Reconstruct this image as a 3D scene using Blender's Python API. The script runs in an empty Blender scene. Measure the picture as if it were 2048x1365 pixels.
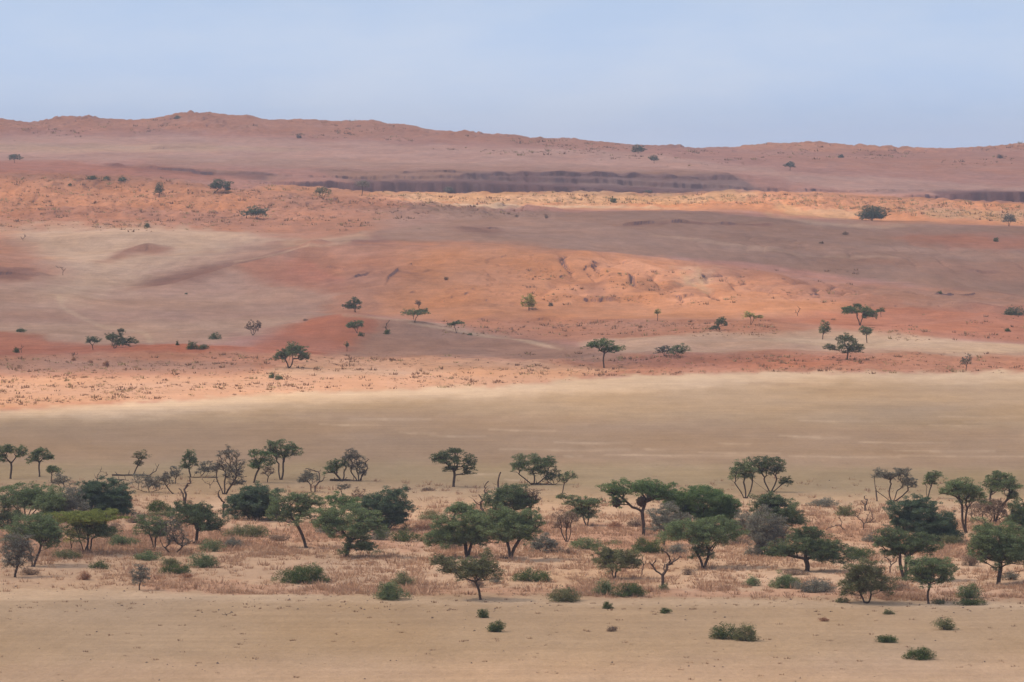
import bpy, math
import numpy as np
from mathutils import Vector

# ------------------------------------------------------------------ camera
C = bpy.context.scene
COL = C.collection
F = 9740.0                      # focal length in px of the 2048 px wide photograph
PITCH = math.atan(342.0 / F)    # looking slightly down from a rise
HC = 54.0                       # eye height above the dry pan
CA, SA = math.cos(PITCH), math.sin(PITCH)
cam_d = bpy.data.cameras.new('camera')
cam_d.sensor_width = 36.0
cam_d.lens = F * 36.0 / 2048.0
cam_d.clip_start = 1.0
cam_d.clip_end = 60000.0
cam = bpy.data.objects.new('camera', cam_d)
cam.location = (0, 0, HC)
cam.rotation_euler = (math.radians(90) - PITCH, 0, 0)
COL.objects.link(cam)
C.camera = cam

# ------------------------------------------------------------------ sky, sun, exposure
SUN_EL = math.radians(48)
SUN_AZ = math.radians(-84)       # from the left, a little beyond the scene; measured from +Y towards +X
SUN_DIR = np.array([math.sin(SUN_AZ) * math.cos(SUN_EL), math.cos(SUN_AZ) * math.cos(SUN_EL), math.sin(SUN_EL)])
w = bpy.data.worlds.new('World')
C.world = w
w.use_nodes = True
nt = w.node_tree
nt.nodes.clear()
wo = nt.nodes.new('ShaderNodeOutputWorld')
bg = nt.nodes.new('ShaderNodeBackground')
sky = nt.nodes.new('ShaderNodeTexSky')
sky.sky_type = 'NISHITA'
sky.sun_disc = False
sky.sun_elevation = SUN_EL
sky.sun_rotation = SUN_AZ
sky.altitude = 1300
sky.air_density = 1.0
sky.dust_density = 0.6
sky.ozone_density = 3.0
# thin high veil of cloud, laid out by direction in the sky
tc = nt.nodes.new('ShaderNodeTexCoord')
mp = nt.nodes.new('ShaderNodeMapping')
mp.inputs['Scale'].default_value = (12, 12, 42)
nz = nt.nodes.new('ShaderNodeTexNoise')
nz.inputs['Scale'].default_value = 1.0
nz.inputs['Detail'].default_value = 6
nz.inputs['Roughness'].default_value = 0.58
rp = nt.nodes.new('ShaderNodeMapRange')
rp.inputs[1].default_value = 0.40
rp.inputs[2].default_value = 0.64
rp.inputs[3].default_value = 0.0
rp.inputs[4].default_value = 1.0
mx = nt.nodes.new('ShaderNodeMix')
mx.data_type = 'RGBA'
VEIL_A = (4.15, 5.30, 7.55, 1)
VEIL_B = (5.05, 5.85, 7.55, 1)
mv = nt.nodes.new('ShaderNodeMix')
mv.data_type = 'RGBA'
mv.inputs[6].default_value = VEIL_A
mv.inputs[7].default_value = VEIL_B
nt.links.new(tc.outputs['Generated'], mp.inputs['Vector'])
nt.links.new(mp.outputs[0], nz.inputs['Vector'])
nt.links.new(nz.outputs['Fac'], rp.inputs[0])
nt.links.new(rp.outputs[0], mv.inputs[0])
nt.links.new(mv.outputs[2], mx.inputs[7])
mx.inputs[0].default_value = 0.85
nt.links.new(sky.outputs[0], mx.inputs[6])
# the sky pales towards the horizon
sz = nt.nodes.new('ShaderNodeSeparateXYZ')
nt.links.new(tc.outputs['Generated'], sz.inputs[0])
hz = nt.nodes.new('ShaderNodeMapRange')
hz.inputs[1].default_value = 0.0; hz.inputs[2].default_value = 0.04; hz.inputs[3].default_value = 1.20; hz.inputs[4].default_value = 0.98
nt.links.new(sz.outputs['Z'], hz.inputs[0])
vm = nt.nodes.new('ShaderNodeVectorMath'); vm.operation = 'SCALE'
nt.links.new(mx.outputs[2], vm.inputs[0]); nt.links.new(hz.outputs[0], vm.inputs['Scale'])
nt.links.new(vm.outputs[0], bg.inputs[0])
bg.inputs[1].default_value = 0.10
nt.links.new(bg.outputs[0], wo.inputs[0])

sd = bpy.data.lights.new('sun', 'SUN')
sd.energy = 4.4
sd.angle = math.radians(1.2)
sd.color = (1.0, 0.91, 0.79)
sun = bpy.data.objects.new('sun', sd)
sun.rotation_euler = Vector(SUN_DIR.tolist()).to_track_quat('Z', 'Y').to_euler()
sun.location = (-300, 600, 400)
COL.objects.link(sun)

C.render.engine = 'CYCLES'
C.cycles.max_bounces = 6
C.cycles.transparent_max_bounces = 12
C.cycles.volume_bounces = 0
C.view_settings.view_transform = 'Standard'
C.view_settings.look = 'None'
C.view_settings.gamma = 1
C.view_settings.use_curve_mapping = False
C.view_settings.exposure = 0.28

# ------------------------------------------------------------------ helpers
def hash2(ix, iy, seed):
    h = (ix.astype(np.int64) * 374761393 + iy.astype(np.int64) * 668265263 + seed * 1274126177) & 0xffffffff
    h = ((h ^ (h >> 13)) * 1274126177) & 0xffffffff
    return ((h ^ (h >> 16)) & 0xffffff) / float(0xffffff)

def noise(x, y, seed=0):
    """smooth value noise, -1..1"""
    x0 = np.floor(x); y0 = np.floor(y)
    fx = x - x0; fy = y - y0
    fx = fx * fx * fx * (fx * (fx * 6 - 15) + 10); fy = fy * fy * fy * (fy * (fy * 6 - 15) + 10)
    a = hash2(x0, y0, seed); b = hash2(x0 + 1, y0, seed)
    c = hash2(x0, y0 + 1, seed); d = hash2(x0 + 1, y0 + 1, seed)
    return ((a + (b - a) * fx) * (1 - fy) + (c + (d - c) * fx) * fy) * 2 - 1

def fbm(x, y, seed=0, octv=4, gain=0.5):
    s = 0; a = 1.0; t = 0
    for k in range(octv):
        ang = 0.6 * k
        xr = x * math.cos(ang) - y * math.sin(ang); yr = x * math.sin(ang) + y * math.cos(ang)
        s = s + a * noise(xr * 2 ** k + 17.3 * k, yr * 2 ** k - 9.1 * k, seed + k)
        t += a; a *= gain
    return s / t

def sstep(a, b, x):
    t = np.clip((x - a) / (b - a), 0, 1)
    return t * t * (3 - 2 * t)

def tag(o, label=None, cat=None, group=None, kind=None):
    if label: o['label'] = label
    if cat: o['category'] = cat
    if group: o['group'] = group
    if kind: o['kind'] = kind
    return o

def mesh_obj(name, verts, faces_flat, nper, mat, parent=None, smooth=False):
    """verts (n,3) array; faces_flat index array; nper = vertices per face (int or array)"""
    me = bpy.data.meshes.new(name)
    verts = np.ascontiguousarray(verts, dtype=np.float32)
    faces_flat = np.ascontiguousarray(faces_flat, dtype=np.int32).ravel()
    nf = len(faces_flat) // nper if isinstance(nper, int) else len(nper)
    if isinstance(nper, int):
        tot = np.full(nf, nper, dtype=np.int32)
    else:
        tot = np.asarray(nper, dtype=np.int32)
    st = np.zeros(nf, dtype=np.int32); st[1:] = np.cumsum(tot)[:-1]
    me.vertices.add(len(verts)); me.vertices.foreach_set('co', verts.ravel())
    me.loops.add(len(faces_flat)); me.loops.foreach_set('vertex_index', faces_flat)
    me.polygons.add(nf); me.polygons.foreach_set('loop_start', st); me.polygons.foreach_set('loop_total', tot)
    if smooth:
        me.polygons.foreach_set('use_smooth', np.ones(nf, dtype=bool))
    me.update(calc_edges=True); me.validate()
    if mat: me.materials.append(mat)
    o = bpy.data.objects.new(name, me)
    COL.objects.link(o)
    if parent: o.parent = parent
    return o

def grid_faces(nr, nc):
    i = np.arange(nr - 1)[:, None] * nc + np.arange(nc - 1)[None, :]
    return np.stack([i, i + 1, i + nc + 1, i + nc], axis=-1).reshape(-1, 4)

def project(P):
    """world point(s) -> photograph px"""
    x, y, z = P[..., 0], P[..., 1], P[..., 2] - HC
    fwd = y * CA - z * SA
    up = y * SA + z * CA
    return 1024 + F * x / fwd, 682.5 - F * up / fwd

def y_to_z(py, D):
    v = (682.5 - py) / F
    return HC + D * (-SA + v * CA) / (CA + v * SA)

# ------------------------------------------------------------------ terrain relief
KX = np.array([-2500, -700, 0, 250, 500, 700, 900, 1100, 1300, 1500, 1750, 2048, 2750, 4500], float)
def flat(D): return None
RELIEF = [  # (distance, height on the picture of that range of ground at each column)
 (1300, [738,738,738,738,740,743,745,746,746,746,746,746,746,746]),
 (1395, [698,698,698,700,700,709,713,719,716,714,716,721,721,721]),
 (1470, [700,702,704,702,703,719,722,719,706,700,704,710,710,710]),
 (1590, [655,660,668,674,668,668,678,688,676,668,674,690,694,694]),
 (1650, [648,648,655,664,656,632,655,672,656,650,655,662,665,665]),
 (1700, [642,643,655,664,658,641,652,660,650,646,650,655,660,660]),
 (1800, [605,608,618,628,630,628,638,642,638,634,634,640,640,640]),
 (1950, [560,565,572,590,584,572,568,574,578,580,592,610,615,615]),
 (2080, [520,530,540,556,540,522,512,514,528,553,578,600,602,602]),
 (2150, [505,512,515,530,510,492,489,496,514,543,568,590,592,592]),
 (2250, [488,500,502,514,502,501,506,516,530,551,572,589,591,591]),
 (2310, [484,494,497,505,493,489,491,500,514,534,556,575,575,575]),
 (2400, [465,470,476,470,478,471,474,481,488,502,520,530,530,530]),
 (2600, [445,450,455,455,450,450,447,452,456,465,478,490,490,490]),
 (2800, [405,410,415,422,418,422,426,430,430,434,445,456,458,458]),
 (2950, [345,350,352,360,379,399,411,418,419,424,440,450,455,455]),
 (3030, [347,352,354,363,385,403,413,419,420,427,445,452,455,455]),
 (3230, [344,348,348,355,370,382,390,388,388,386,394,407,410,410]),
 (3290, [348,352,354,364,385,394,401,398,396,396,402,414,418,418]),
 (3420, [344,345,346,352,362,389,394,393,391,389,396,412,414,414]),
 (3427, [340,340,343,350,359,362,365,372,380,386,391,384,384,384]),
 (3580, [337,337,338,343,350,358,361,367,374,382,386,382,382,382]),
 (3588, [334,335,335,340,347,350,352,356,362,373,380,380,380,380]),
 (3680, [332,333,334,338,343,345,346,349,350,360,376,378,378,378]),
 (4000, [314,316,318,320,324,327,327,328,330,340,350,355,355,355]),
 (4400, [288,290,292,294,296,298,298,300,305,313,320,325,325,325]),
 (4700, [268,270,272,272,273,276,281,292,297,306,312,313,313,313]),
]
SKX = np.array([-2500,-700,-300,0,60,120,180,240,270,320,370,440,460,490,550,600,660,740,790,850,900,935,975,1050,1110,1150,1200,1280,1380,1440,1500,1560,1610,1650,1700,1760,1800,1850,1920,1970,2048,2300,2750,4500], float)
SKY_ = np.array([250,236,228,241,248,239,238,241,243,236,229,230,234,231,240,241,242,241,249,261,269,267,270,278,279,281,288,292,297,299,293,289,287,291,295,294,297,297,298,295,290,284,298,310], float)

UG = np.arange(-2500, 4501, 8.0)
DS = np.concatenate([[1.0, 400, 1000, 1150]])
lines = []
for D in DS: lines.append((D, np.zeros(len(UG))))
for D, ys in RELIEF:
    lines.append((D, y_to_z(np.interp(UG, KX, ys), D)))
zsk = y_to_z(np.interp(UG, SKX, SKY_), 5000.)
lines.append((5000., zsk)); lines.append((5060., zsk - 4)); lines.append((5600., zsk - 45))
lines.append((7000., zsk * 0 + 30)); lines.append((12000., zsk * 0 + 10))
# smooth every range line along x a little so that knots do not show
def smooth1(a, n=9):
    k = np.hanning(n + 2)[1:-1]; k /= k.sum()
    return np.convolve(np.pad(a, n // 2, mode='edge'), k, mode='valid')
LD = np.array([l[0] for l in lines])
LZ = np.stack([smooth1(l[1], 9 if l[0] < 4900 else 3) for l in lines], axis=0)      # K x U
def pchip_table(LD, LZ, D):
    h = np.diff(LD)[:, None]; d = np.diff(LZ, axis=0) / h
    m = np.zeros_like(LZ)
    w1 = 2 * h[1:] + h[:-1]; w2 = h[1:] + 2 * h[:-1]
    same = (d[1:] * d[:-1]) > 0
    with np.errstate(divide='ignore', invalid='ignore'):
        hm = (w1 + w2) / (w1 / d[:-1] + w2 / d[1:])
    m[1:-1] = np.where(same, hm, 0)
    m[0] = d[0]; m[-1] = d[-1]
    j = np.clip(np.searchsorted(LD, D) - 1, 0, len(LD) - 2)
    hh = (LD[j + 1] - LD[j])[:, None]; t = ((D - LD[j]) [:, None]) / hh
    return ((2*t**3 - 3*t**2 + 1) * LZ[j] + (t**3 - 2*t**2 + t) * hh * m[j]
            + (-2*t**3 + 3*t**2) * LZ[j + 1] + (t**3 - t**2) * hh * m[j + 1])
DTAB = np.concatenate([np.arange(1, 1150, 20.), np.arange(1150, 3400, 5.), np.arange(3400, 3640, 1.5), np.arange(3640, 5100, 5.), np.arange(5100, 12001, 50.)])
ZTAB = pchip_table(LD, LZ, DTAB)                       # Dn x U

def bil(tab, fi, fj):
    i = np.clip(np.floor(fi).astype(int), 0, tab.shape[0] - 2); j = np.clip(np.floor(fj).astype(int), 0, tab.shape[1] - 2)
    a = np.clip(fi - i, 0, 1); b = np.clip(fj - j, 0, 1)
    if tab.ndim == 3: a = a[..., None]; b = b[..., None]
    return (tab[i, j] * (1 - a) + tab[i + 1, j] * a) * (1 - b) + (tab[i, j + 1] * (1 - a) + tab[i + 1, j + 1] * a) * b

IDX = np.arange(len(DTAB), dtype=float)
# inverse of the range lines: distance of a px on the unworn surface
def base_D(px, py):
    j = (px - UG[0]) / 8.0
    zc = bil(ZTAB, IDX, np.full(len(IDX), j)); v = (682.5 - py) / F
    zr = HC + DTAB * (-SA + v * CA) / (CA + v * SA)
    k = int(np.argmax((zc >= zr) & (DTAB > 500)))
    return float(DTAB[k])
# banks: low steps in the ground facing the camera  (px polyline, height in m, fade-out behind)
SCARPS = []
for pts, hh, back in [
 ([(200,329),(290,339),(400,348),(545,353)], 2.6, 60), ([(620,343),(760,347),(930,350)], 2.0, 60), ([(925,353),(1080,354),(1250,356),(1500,362)], 3.2, 80),
 ([(1240,450),(1380,450),(1545,450)], 1.7, 60), ([(-200,556),(0,553),(92,553)], 2.6, 60), ([(1860,597),(1950,590),(2060,600)], 1.8, 50),
 ([(1910,620),(1980,622),(2100,630)], 1.6, 50), ([(1935,543),(1995,544)], 1.3, 40), ([(302,298),(395,298)], 1.6, 60), ([(1590,560),(1660,572),(1705,584)], 1.3, 40),
 ([(700,562),(740,546)], 1.4, 40), ([(770,572),(796,545),(862,543)], 1.0, 40), ([(1040,545),(1100,548)], 1.2, 30), ([(1160,606),(1235,604)], 1.6, 30), ([(1250,596),(1330,602),(1400,600)], 1.2, 30),
 ([(910,459),(1000,460)], 1.4, 50), ([(1620,395),(1860,397)], 1.6, 60), ([(860,644),(1100,642),(1300,646),(1550,644)], 0.9, 30), ([(650,533),(700,542)], 1.2, 30)]:
    SCARPS.append((np.array([q[0] for q in pts], float), np.array([base_D(*q) for q in pts]), hh, back))
# sharp-backed sand ridges (px polyline, height, width)
RIDGES = []
for pts, hh, ww in [
 ([(215,522),(250,504),(300,493),(345,503)], 3.2, 12), ([(285,585),(400,562),(480,545),(600,515),(700,488)], 4.2, 16), ([(480,522),(600,508),(720,486)], 2.0, 10),
 ([(690,640),(860,655),(1010,678)], 1.2, 9), ([(880,650),(1000,632),(1200,640)], 1.2, 10), ([(620,600),(760,590),(900,600)], 1.6, 14),
 ([(1300,470),(1480,490),(1700,512)], 2.2, 14), ([(1000,440),(1200,448)], 1.5, 14), ([(1500,560),(1650,585),(1800,606)], 1.8, 12), ([(1700,622),(1850,628),(2048,640)], 2.0, 12),
 ([(1380,500),(1600,528),(1760,545)], 2.2, 14), ([(100,700),(300,706),(520,700)], 1.0, 10), ([(0,380),(120,372),(220,378)], 2.6, 16), ([(200,410),(330,400),(450,412)], 2.8, 16), ([(30,430),(160,424),(260,436)], 2.4, 14),
 ([(1000,520),(1150,530),(1260,545)], 1.8, 12)]:
    RIDGES.append((np.array([((a - 1024) / F * base_D(a, b), base_D(a, b)) for a, b in pts]), hh, ww))
def warp(X, Y):
    far = sstep(1250, 1500, Y)
    wx = far * (22 * fbm(X / 90., Y / 140., 3, 3)) + far * (1 - sstep(3300, 3800, Y)) * 6 * fbm(X / 22., Y / 60., 5, 2)
    return wx + sstep(3380, 3440, Y) * (1 - sstep(3620, 3700, Y)) * (26 * fbm(X / 24., Y / 400., 8, 4, .6) + 4 * noise(X / 7., Y / 300., 9))
def height(X, Y):
    X = np.asarray(X, float); Y = np.asarray(Y, float)
    far = sstep(1250, 1500, Y)
    # wander of the ridge lines and of the gully edges
    wx = warp(X, Y)
    u = F * X / np.maximum(Y, 50.) + 1024
    Yw = np.maximum(Y + wx, 1)
    z = bil(ZTAB, np.interp(Yw, DTAB, IDX), (u - UG[0]) / 8.0)
    # flat pan and river strip: faint swells, and the low lip where the bed begins
    z = z + (1 - far) * 0.10 * fbm(X / 30., Y / 60., 21, 2)
    lip = 614 + 5 * noise(X / 28., X * 0, 4) - np.clip(-X, 0, 60) * 0.12
    z = z + 0.35 * sstep(lip - 14, lip - 2, Y) * (1 - sstep(lip, lip + 3, Y)) - 0.25 * sstep(lip, lip + 3, Y) * (1 - sstep(700, 760, Y))
    bed = sstep(625, 660, Y) * (1 - sstep(800, 860, Y))
    z = z + bed * 0.28 * fbm(X / 6., Y / 9., 31, 3)
    # dune hummocks, rougher on the vegetated ranges
    dn = sstep(1290, 1420, Y)
    rough = dn * (0.25 + 0.5 * sstep(-0.1, 0.5, fbm(X / 160., Y / 260., 41, 2)))
    z = z + rough * 1.5 * fbm(X / 16., Y / 26., 43, 4) + dn * (1 - sstep(4300, 4700, Y)) * 1.7 * fbm(X / 48., Y / 110., 45, 3, .45)
    left = (sstep(2620, 2760, Y) * (1 - sstep(3000, 3050, Y)) * (1 - sstep(-10, 60, X + (Y - 2800) * 0.02)))
    strip = sstep(3040, 3120, Y) * (1 - sstep(3260, 3320, Y))
    low = sstep(1300, 1340, Y) * (1 - sstep(1430, 1480, Y))
    z = z + (left * 2.6 + strip * 2.0 + low * 0.8) * np.abs(fbm(X / 9., Y / 20., 47, 3)) * 1.2
    ridge = sstep(4650, 4900, Y)
    z = z + ridge * (2.8 * fbm(X / 26., Y / 70., 53, 4, 0.6)) + ridge * (1.2 + 2.6 * sstep(-.2, .5, noise(X / 55., Y / 90., 58))) * np.abs(fbm(X / 8., Y / 22., 57, 3, .6))
    wob = 7 * fbm(X / 11., Y * 0, 71, 3) + 2.5 * noise(X / 3., Y * 0, 72)
    for us, Ds, hh, back in SCARPS:
        D0 = np.interp(u, us, Ds) + wob; m = sstep(us[0] - 12, us[0] + 14, u) * (1 - sstep(us[-1] - 14, us[-1] + 12, u))
        d = Yw - D0
        z = z + hh * m * (.7 + .5 * noise(X / 9., X * 0, 73)) * sstep(-1.6, 1.6, d) * np.exp(-np.maximum(d, 0) / back)
    for P, hh, ww in RIDGES:
        best = np.full(z.shape, 1e9); sgn = np.zeros(z.shape); along = np.zeros(z.shape); n_ = len(P) - 1
        xw, yw = X + 3 * noise(X / 20., Y / 30., 75), (Yw + 8 * noise(X / 24., Y / 40., 76)) / 2.2
        for i_ in range(n_):
            ax_, ay_ = P[i_][0], P[i_][1] / 2.2; ex, ey = P[i_ + 1][0] - ax_, P[i_ + 1][1] / 2.2 - ay_
            t = np.clip(((xw - ax_) * ex + (yw - ay_) * ey) / (ex * ex + ey * ey), 0, 1)
            dd = np.hypot(xw - ax_ - t * ex, yw - ay_ - t * ey); k = dd < best
            best = np.where(k, dd, best); along = np.where(k, (i_ + t) / n_, along)
            sgn = np.where(k, np.sign(yw - ay_ - t * ey), sgn)
        w2 = np.where(sgn > 0, ww * .55, ww)
        z = z + hh * np.sin(math.pi * np.clip(along, .04, .96)) * (np.exp(-best / w2) - .12 * np.exp(-(best / (3 * w2)) ** 2))
    # rain-cut flutes down the front of the big mound and the rear slopes
    fm = sstep(1860, 1920, Yw) * (1 - sstep(2090, 2130, Yw)) * sstep(1000, 1120, u) * (1 - sstep(1700, 1800, u)) + .5 * sstep(2330, 2380, Yw) * (1 - sstep(2560, 2600, Yw)) * sstep(1300, 1500, u)
    z = z - 2.3 * fm * (1 - np.abs(noise(X / 11. + .6 * noise(Y / 40., X / 20., 81), Y / 90., 82))) ** 3
    ledge = sstep(1830, 1880, Y) * (1 - sstep(2060, 2110, Y)) * sstep(-60, 0, X + 40)
    n = fbm(X / 22., Y / 40., 61, 4, 0.55)
    z = z + ledge * (1.8 * np.abs(n) - 1.0 * sstep(0.15, 0.26, n))
    return z

def ground_at(px, py):
    """first point of the ground seen at a px of the photograph"""
    v = (682.5 - py) / F; u = (px - 1024) / F
    D = np.concatenate([np.arange(380, 1300, 1.0), np.arange(1300, 5300, 1.5)])
    t = D / (CA + v * SA)
    X = u * t; zr = HC + t * (-SA + v * CA)
    zg = height(X, D)
    k = np.argmax(zg >= zr)
    if k == 0: k = len(D) - 1 if zg[0] < zr[0] else 0
    if k > 0:
        a = (zr[k-1] - zg[k-1]) / max(1e-9, (zr[k-1] - zg[k-1]) - (zr[k] - zg[k]))
        Dk = D[k-1] + (D[k] - D[k-1]) * a
    else: Dk = D[0]
    t = Dk / (CA + v * SA)
    X = u * t
    return float(X), float(Dk), float(height(np.array([X]), np.array([Dk]))[0])
# ------------------------------------------------------------------ node helpers
def new_mat(name):
    m = bpy.data.materials.new(name); m.use_nodes = True
    m.node_tree.nodes.clear()
    return m, m.node_tree
def nd(nt, typ, **kw):
    n = nt.nodes.new(typ)
    for k, v in kw.items(): setattr(n, k, v)
    return n

# ------------------------------------------------------------------ what the ground is made of (albedo by kind of soil, one painted sunlit)
SOIL = {
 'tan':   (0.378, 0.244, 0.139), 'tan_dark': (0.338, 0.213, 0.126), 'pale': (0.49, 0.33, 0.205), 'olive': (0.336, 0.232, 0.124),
 'pink':  (0.435, 0.272, 0.170), 'orange': (0.46, 0.200, 0.098), 'red': (0.36, 0.125, 0.068), 'rust': (0.37, 0.165, 0.095),
 'drift': (0.49, 0.315, 0.200), 'mauve': (0.355, 0.200, 0.135), 'scree': (0.215, 0.128, 0.105), 'sunlit_peach': (0.50, 0.275, 0.160), 'dust':  (0.41, 0.250, 0.160), 'gravel': (0.275, 0.150, 0.098), 'gravel_pale': (0.32, 0.180, 0.122), 'umber': (0.20, 0.095, 0.066),
 'rock':  (0.15, 0.078, 0.068), 'far': (0.36, 0.175, 0.125), 'far_pale': (0.42, 0.235, 0.170), 'ochre': (0.50, 0.28, 0.15), 'straw': (0.44, 0.27, 0.14),
}
RX0, RX1, RY0, RY1, RSX, RSY = -700, 2750, 200, 1420, 5.0, 2.0
gx = np.arange(RX0, RX1 + 1, RSX); gy = np.arange(RY0, RY1 + 1, RSY)
GX, GY = np.meshgrid(gx, gy)          # rows = y
wobx = 12 * fbm(GX / 90., GY / 30., 101, 5, .6); woby = 2.4 * fbm(GX / 90., GY / 22., 103, 4)
fine = fbm(GX / 26., GY / 7., 107, 3)
SX, SY = GX + wobx, GY + woby
ground_col = np.zeros(GX.shape + (3,))
def poly_mask(pts, feather, grain=0.0):
    """1 inside, falling to 0 over the feather (px of height), edge broken up by grain"""
    pts = np.array(pts, float)
    inside = np.zeros(GX.shape, bool); dist = np.full(GX.shape, 1e9)
    n = len(pts); ax = 6.0            # ground is seen foreshortened: widths count less than heights
    for i in range(n):
        x1, y1 = pts[i]; x2, y2 = pts[(i + 1) % n]
        c = ((y1 > SY) != (y2 > SY)) & (SX < (x2 - x1) * (SY - y1) / (y2 - y1 + 1e-9) + x1)
        inside ^= c
        ex, ey = (x2 - x1) / ax, y2 - y1; qx, qy = (SX - x1) / ax, SY - y1
        t = np.clip((qx * ex + qy * ey) / (ex * ex + ey * ey + 1e-9), 0, 1)
        dist = np.minimum(dist, np.hypot(qx - t * ex, qy - t * ey))
    s = np.where(inside, dist, -dist) + grain * fine * feather
    return sstep(-feather, feather, s)
def lay(name, pts, feather=4, amount=1.0, grain=0.6):
    m = (poly_mask(pts, feather, grain) * amount)[..., None]
    ground_col[:] = ground_col * (1 - m) + np.array(SOIL[name]) * m
def stroke(name, pts, width, amount=0.7):
    pts = np.array(pts, float); dist = np.full(GX.shape, 1e9)
    for i in range(len(pts) - 1):
        x1, y1 = pts[i]; x2, y2 = pts[i + 1]
        ex, ey = x2 - x1, y2 - y1; qx, qy = GX + wobx * .2 - x1, GY + woby * .3 - y1
        t = np.clip((qx * ex + qy * ey) / (ex * ex + ey * ey + 1e-9), 0, 1)
        dist = np.minimum(dist, np.hypot((qx - t * ex) * 0.6, qy - t * ey))
    m = ((1 - sstep(width * .4, width, dist)) * amount * (0.75 + .4 * fine))[..., None]
    m = np.clip(m, 0, 1)
    ground_col[:] = ground_col * (1 - m) + np.array(SOIL[name]) * m

L, R = -700, 2750
ground_col[:] = SOIL['far']
# ---- from far to near
lay('far', [(L,200),(R,200),(R,420),(L,420)], 2)
lay('rust', [(L,225),(600,225),(760,238),(900,262),(1000,262),(1250,282),(1250,300),(940,285),(700,275),(300,262),(L,262)], 8, .75)
lay('orange', [(1440,290),(1600,283),(2100,285),(R,280),(R,300),(1900,302),(1700,305),(1500,300)], 5, .6)
lay('far_pale', [(L,276),(320,272),(700,284),(900,292),(1250,304),(1600,345),(2050,372),(R,372),(R,385),(1700,385),(1500,345),(1100,335),(700,335),(400,325),(L,322)], 5, .85)
lay('gravel_pale', [(300,312),(700,318),(1100,330),(1400,342),(1300,350),(800,342),(300,330)], 6, .6)
lay('pink', [(L,285),(400,290),(620,300),(300,306),(L,300)], 4, .6)
lay('rust', [(1500,310),(R,305),(R,350),(1900,350),(1600,330)], 10, .45)
lay('gravel', [(200,330),(320,333),(560,352),(540,358),(380,352),(250,341)], 3, .7)
lay('rock', [(200,328),(245,329),(290,337),(400,346),(545,350),(530,356),(420,354),(280,343)], 2, .7, 1.6)
lay('gravel', [(640,340),(1450,345),(1530,384),(1200,390),(800,390),(700,362)], 3, .8)
lay('scree', [(925,350),(1200,349),(1480,356),(1530,382),(1300,392),(900,392),(700,388),(700,362),(900,364)], 2, .9)
lay('rock', [(705,360),(800,361),(1060,366),(1250,374),(1480,384),(1200,390),(850,389),(760,376)], 3, .95, 1.2)
lay('rock', [(930,349),(1480,352),(1470,362),(1250,360),(1000,362)], 3, .6, 1.8)
lay('rock', [(1865,383),(R,383),(R,410),(1960,410),(1880,402)], 2, .95)
lay('umber', [(1620,391),(1860,394),(1850,400),(1640,396)], 2, .7)
# sunlit rough strip
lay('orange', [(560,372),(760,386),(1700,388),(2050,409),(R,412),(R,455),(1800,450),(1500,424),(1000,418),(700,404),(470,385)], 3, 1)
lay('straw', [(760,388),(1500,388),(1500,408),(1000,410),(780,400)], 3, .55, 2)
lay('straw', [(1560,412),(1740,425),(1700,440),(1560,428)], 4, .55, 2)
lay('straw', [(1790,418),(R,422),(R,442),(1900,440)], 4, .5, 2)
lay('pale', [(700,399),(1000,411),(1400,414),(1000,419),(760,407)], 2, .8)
# left dune
lay('rust', [(L,342),(60,345),(250,352),(480,380),(800,404),(1060,430),(1110,440),(800,425),(760,470),(600,500),(450,466),(100,462),(L,462)], 4, 1)
lay('red', [(L,322),(120,322),(300,334),(500,356),(420,362),(200,352),(L,348)], 5, .5)
lay('orange', [(L,362),(150,372),(350,375),(520,395),(500,430),(250,420),(L,440)], 12, .55)
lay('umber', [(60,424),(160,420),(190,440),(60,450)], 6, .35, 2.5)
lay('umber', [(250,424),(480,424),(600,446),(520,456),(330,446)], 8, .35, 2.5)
# pale blown sand hollow
lay('mauve', [(L,452),(500,462),(640,500),(560,560),(700,560),(1000,575),(700,640),(450,670),(300,690),(L,690)], 10, .95)
lay('dust', [(L,575),(60,570),(260,590),(560,585),(500,615),(200,625),(L,620)], 14, .3)
lay('drift', [(-60,455),(60,455),(430,462),(520,480),(420,510),(320,540),(250,580),(130,604),(90,590),(110,560),(120,545),(60,500)], 14, .7)
lay('drift', [(120,455),(420,464),(480,484),(380,508),(160,520),(100,500)], 14, .45)
lay('rust', [(L,455),(15,460),(80,520),(120,545),(60,560),(L,575)], 8, .8)
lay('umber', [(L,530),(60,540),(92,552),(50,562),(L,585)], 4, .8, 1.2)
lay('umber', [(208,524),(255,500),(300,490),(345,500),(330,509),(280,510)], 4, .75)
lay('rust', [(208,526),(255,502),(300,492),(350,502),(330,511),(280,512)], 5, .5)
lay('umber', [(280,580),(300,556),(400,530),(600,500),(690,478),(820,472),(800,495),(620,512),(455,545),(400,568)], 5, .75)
lay('pink', [(560,490),(640,480),(740,465),(700,490),(600,505)], 5, .6, 1.5)
lay('red', [(450,545),(640,515),(760,520),(900,560),(880,590),(700,585),(540,565)], 8, .55)
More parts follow.
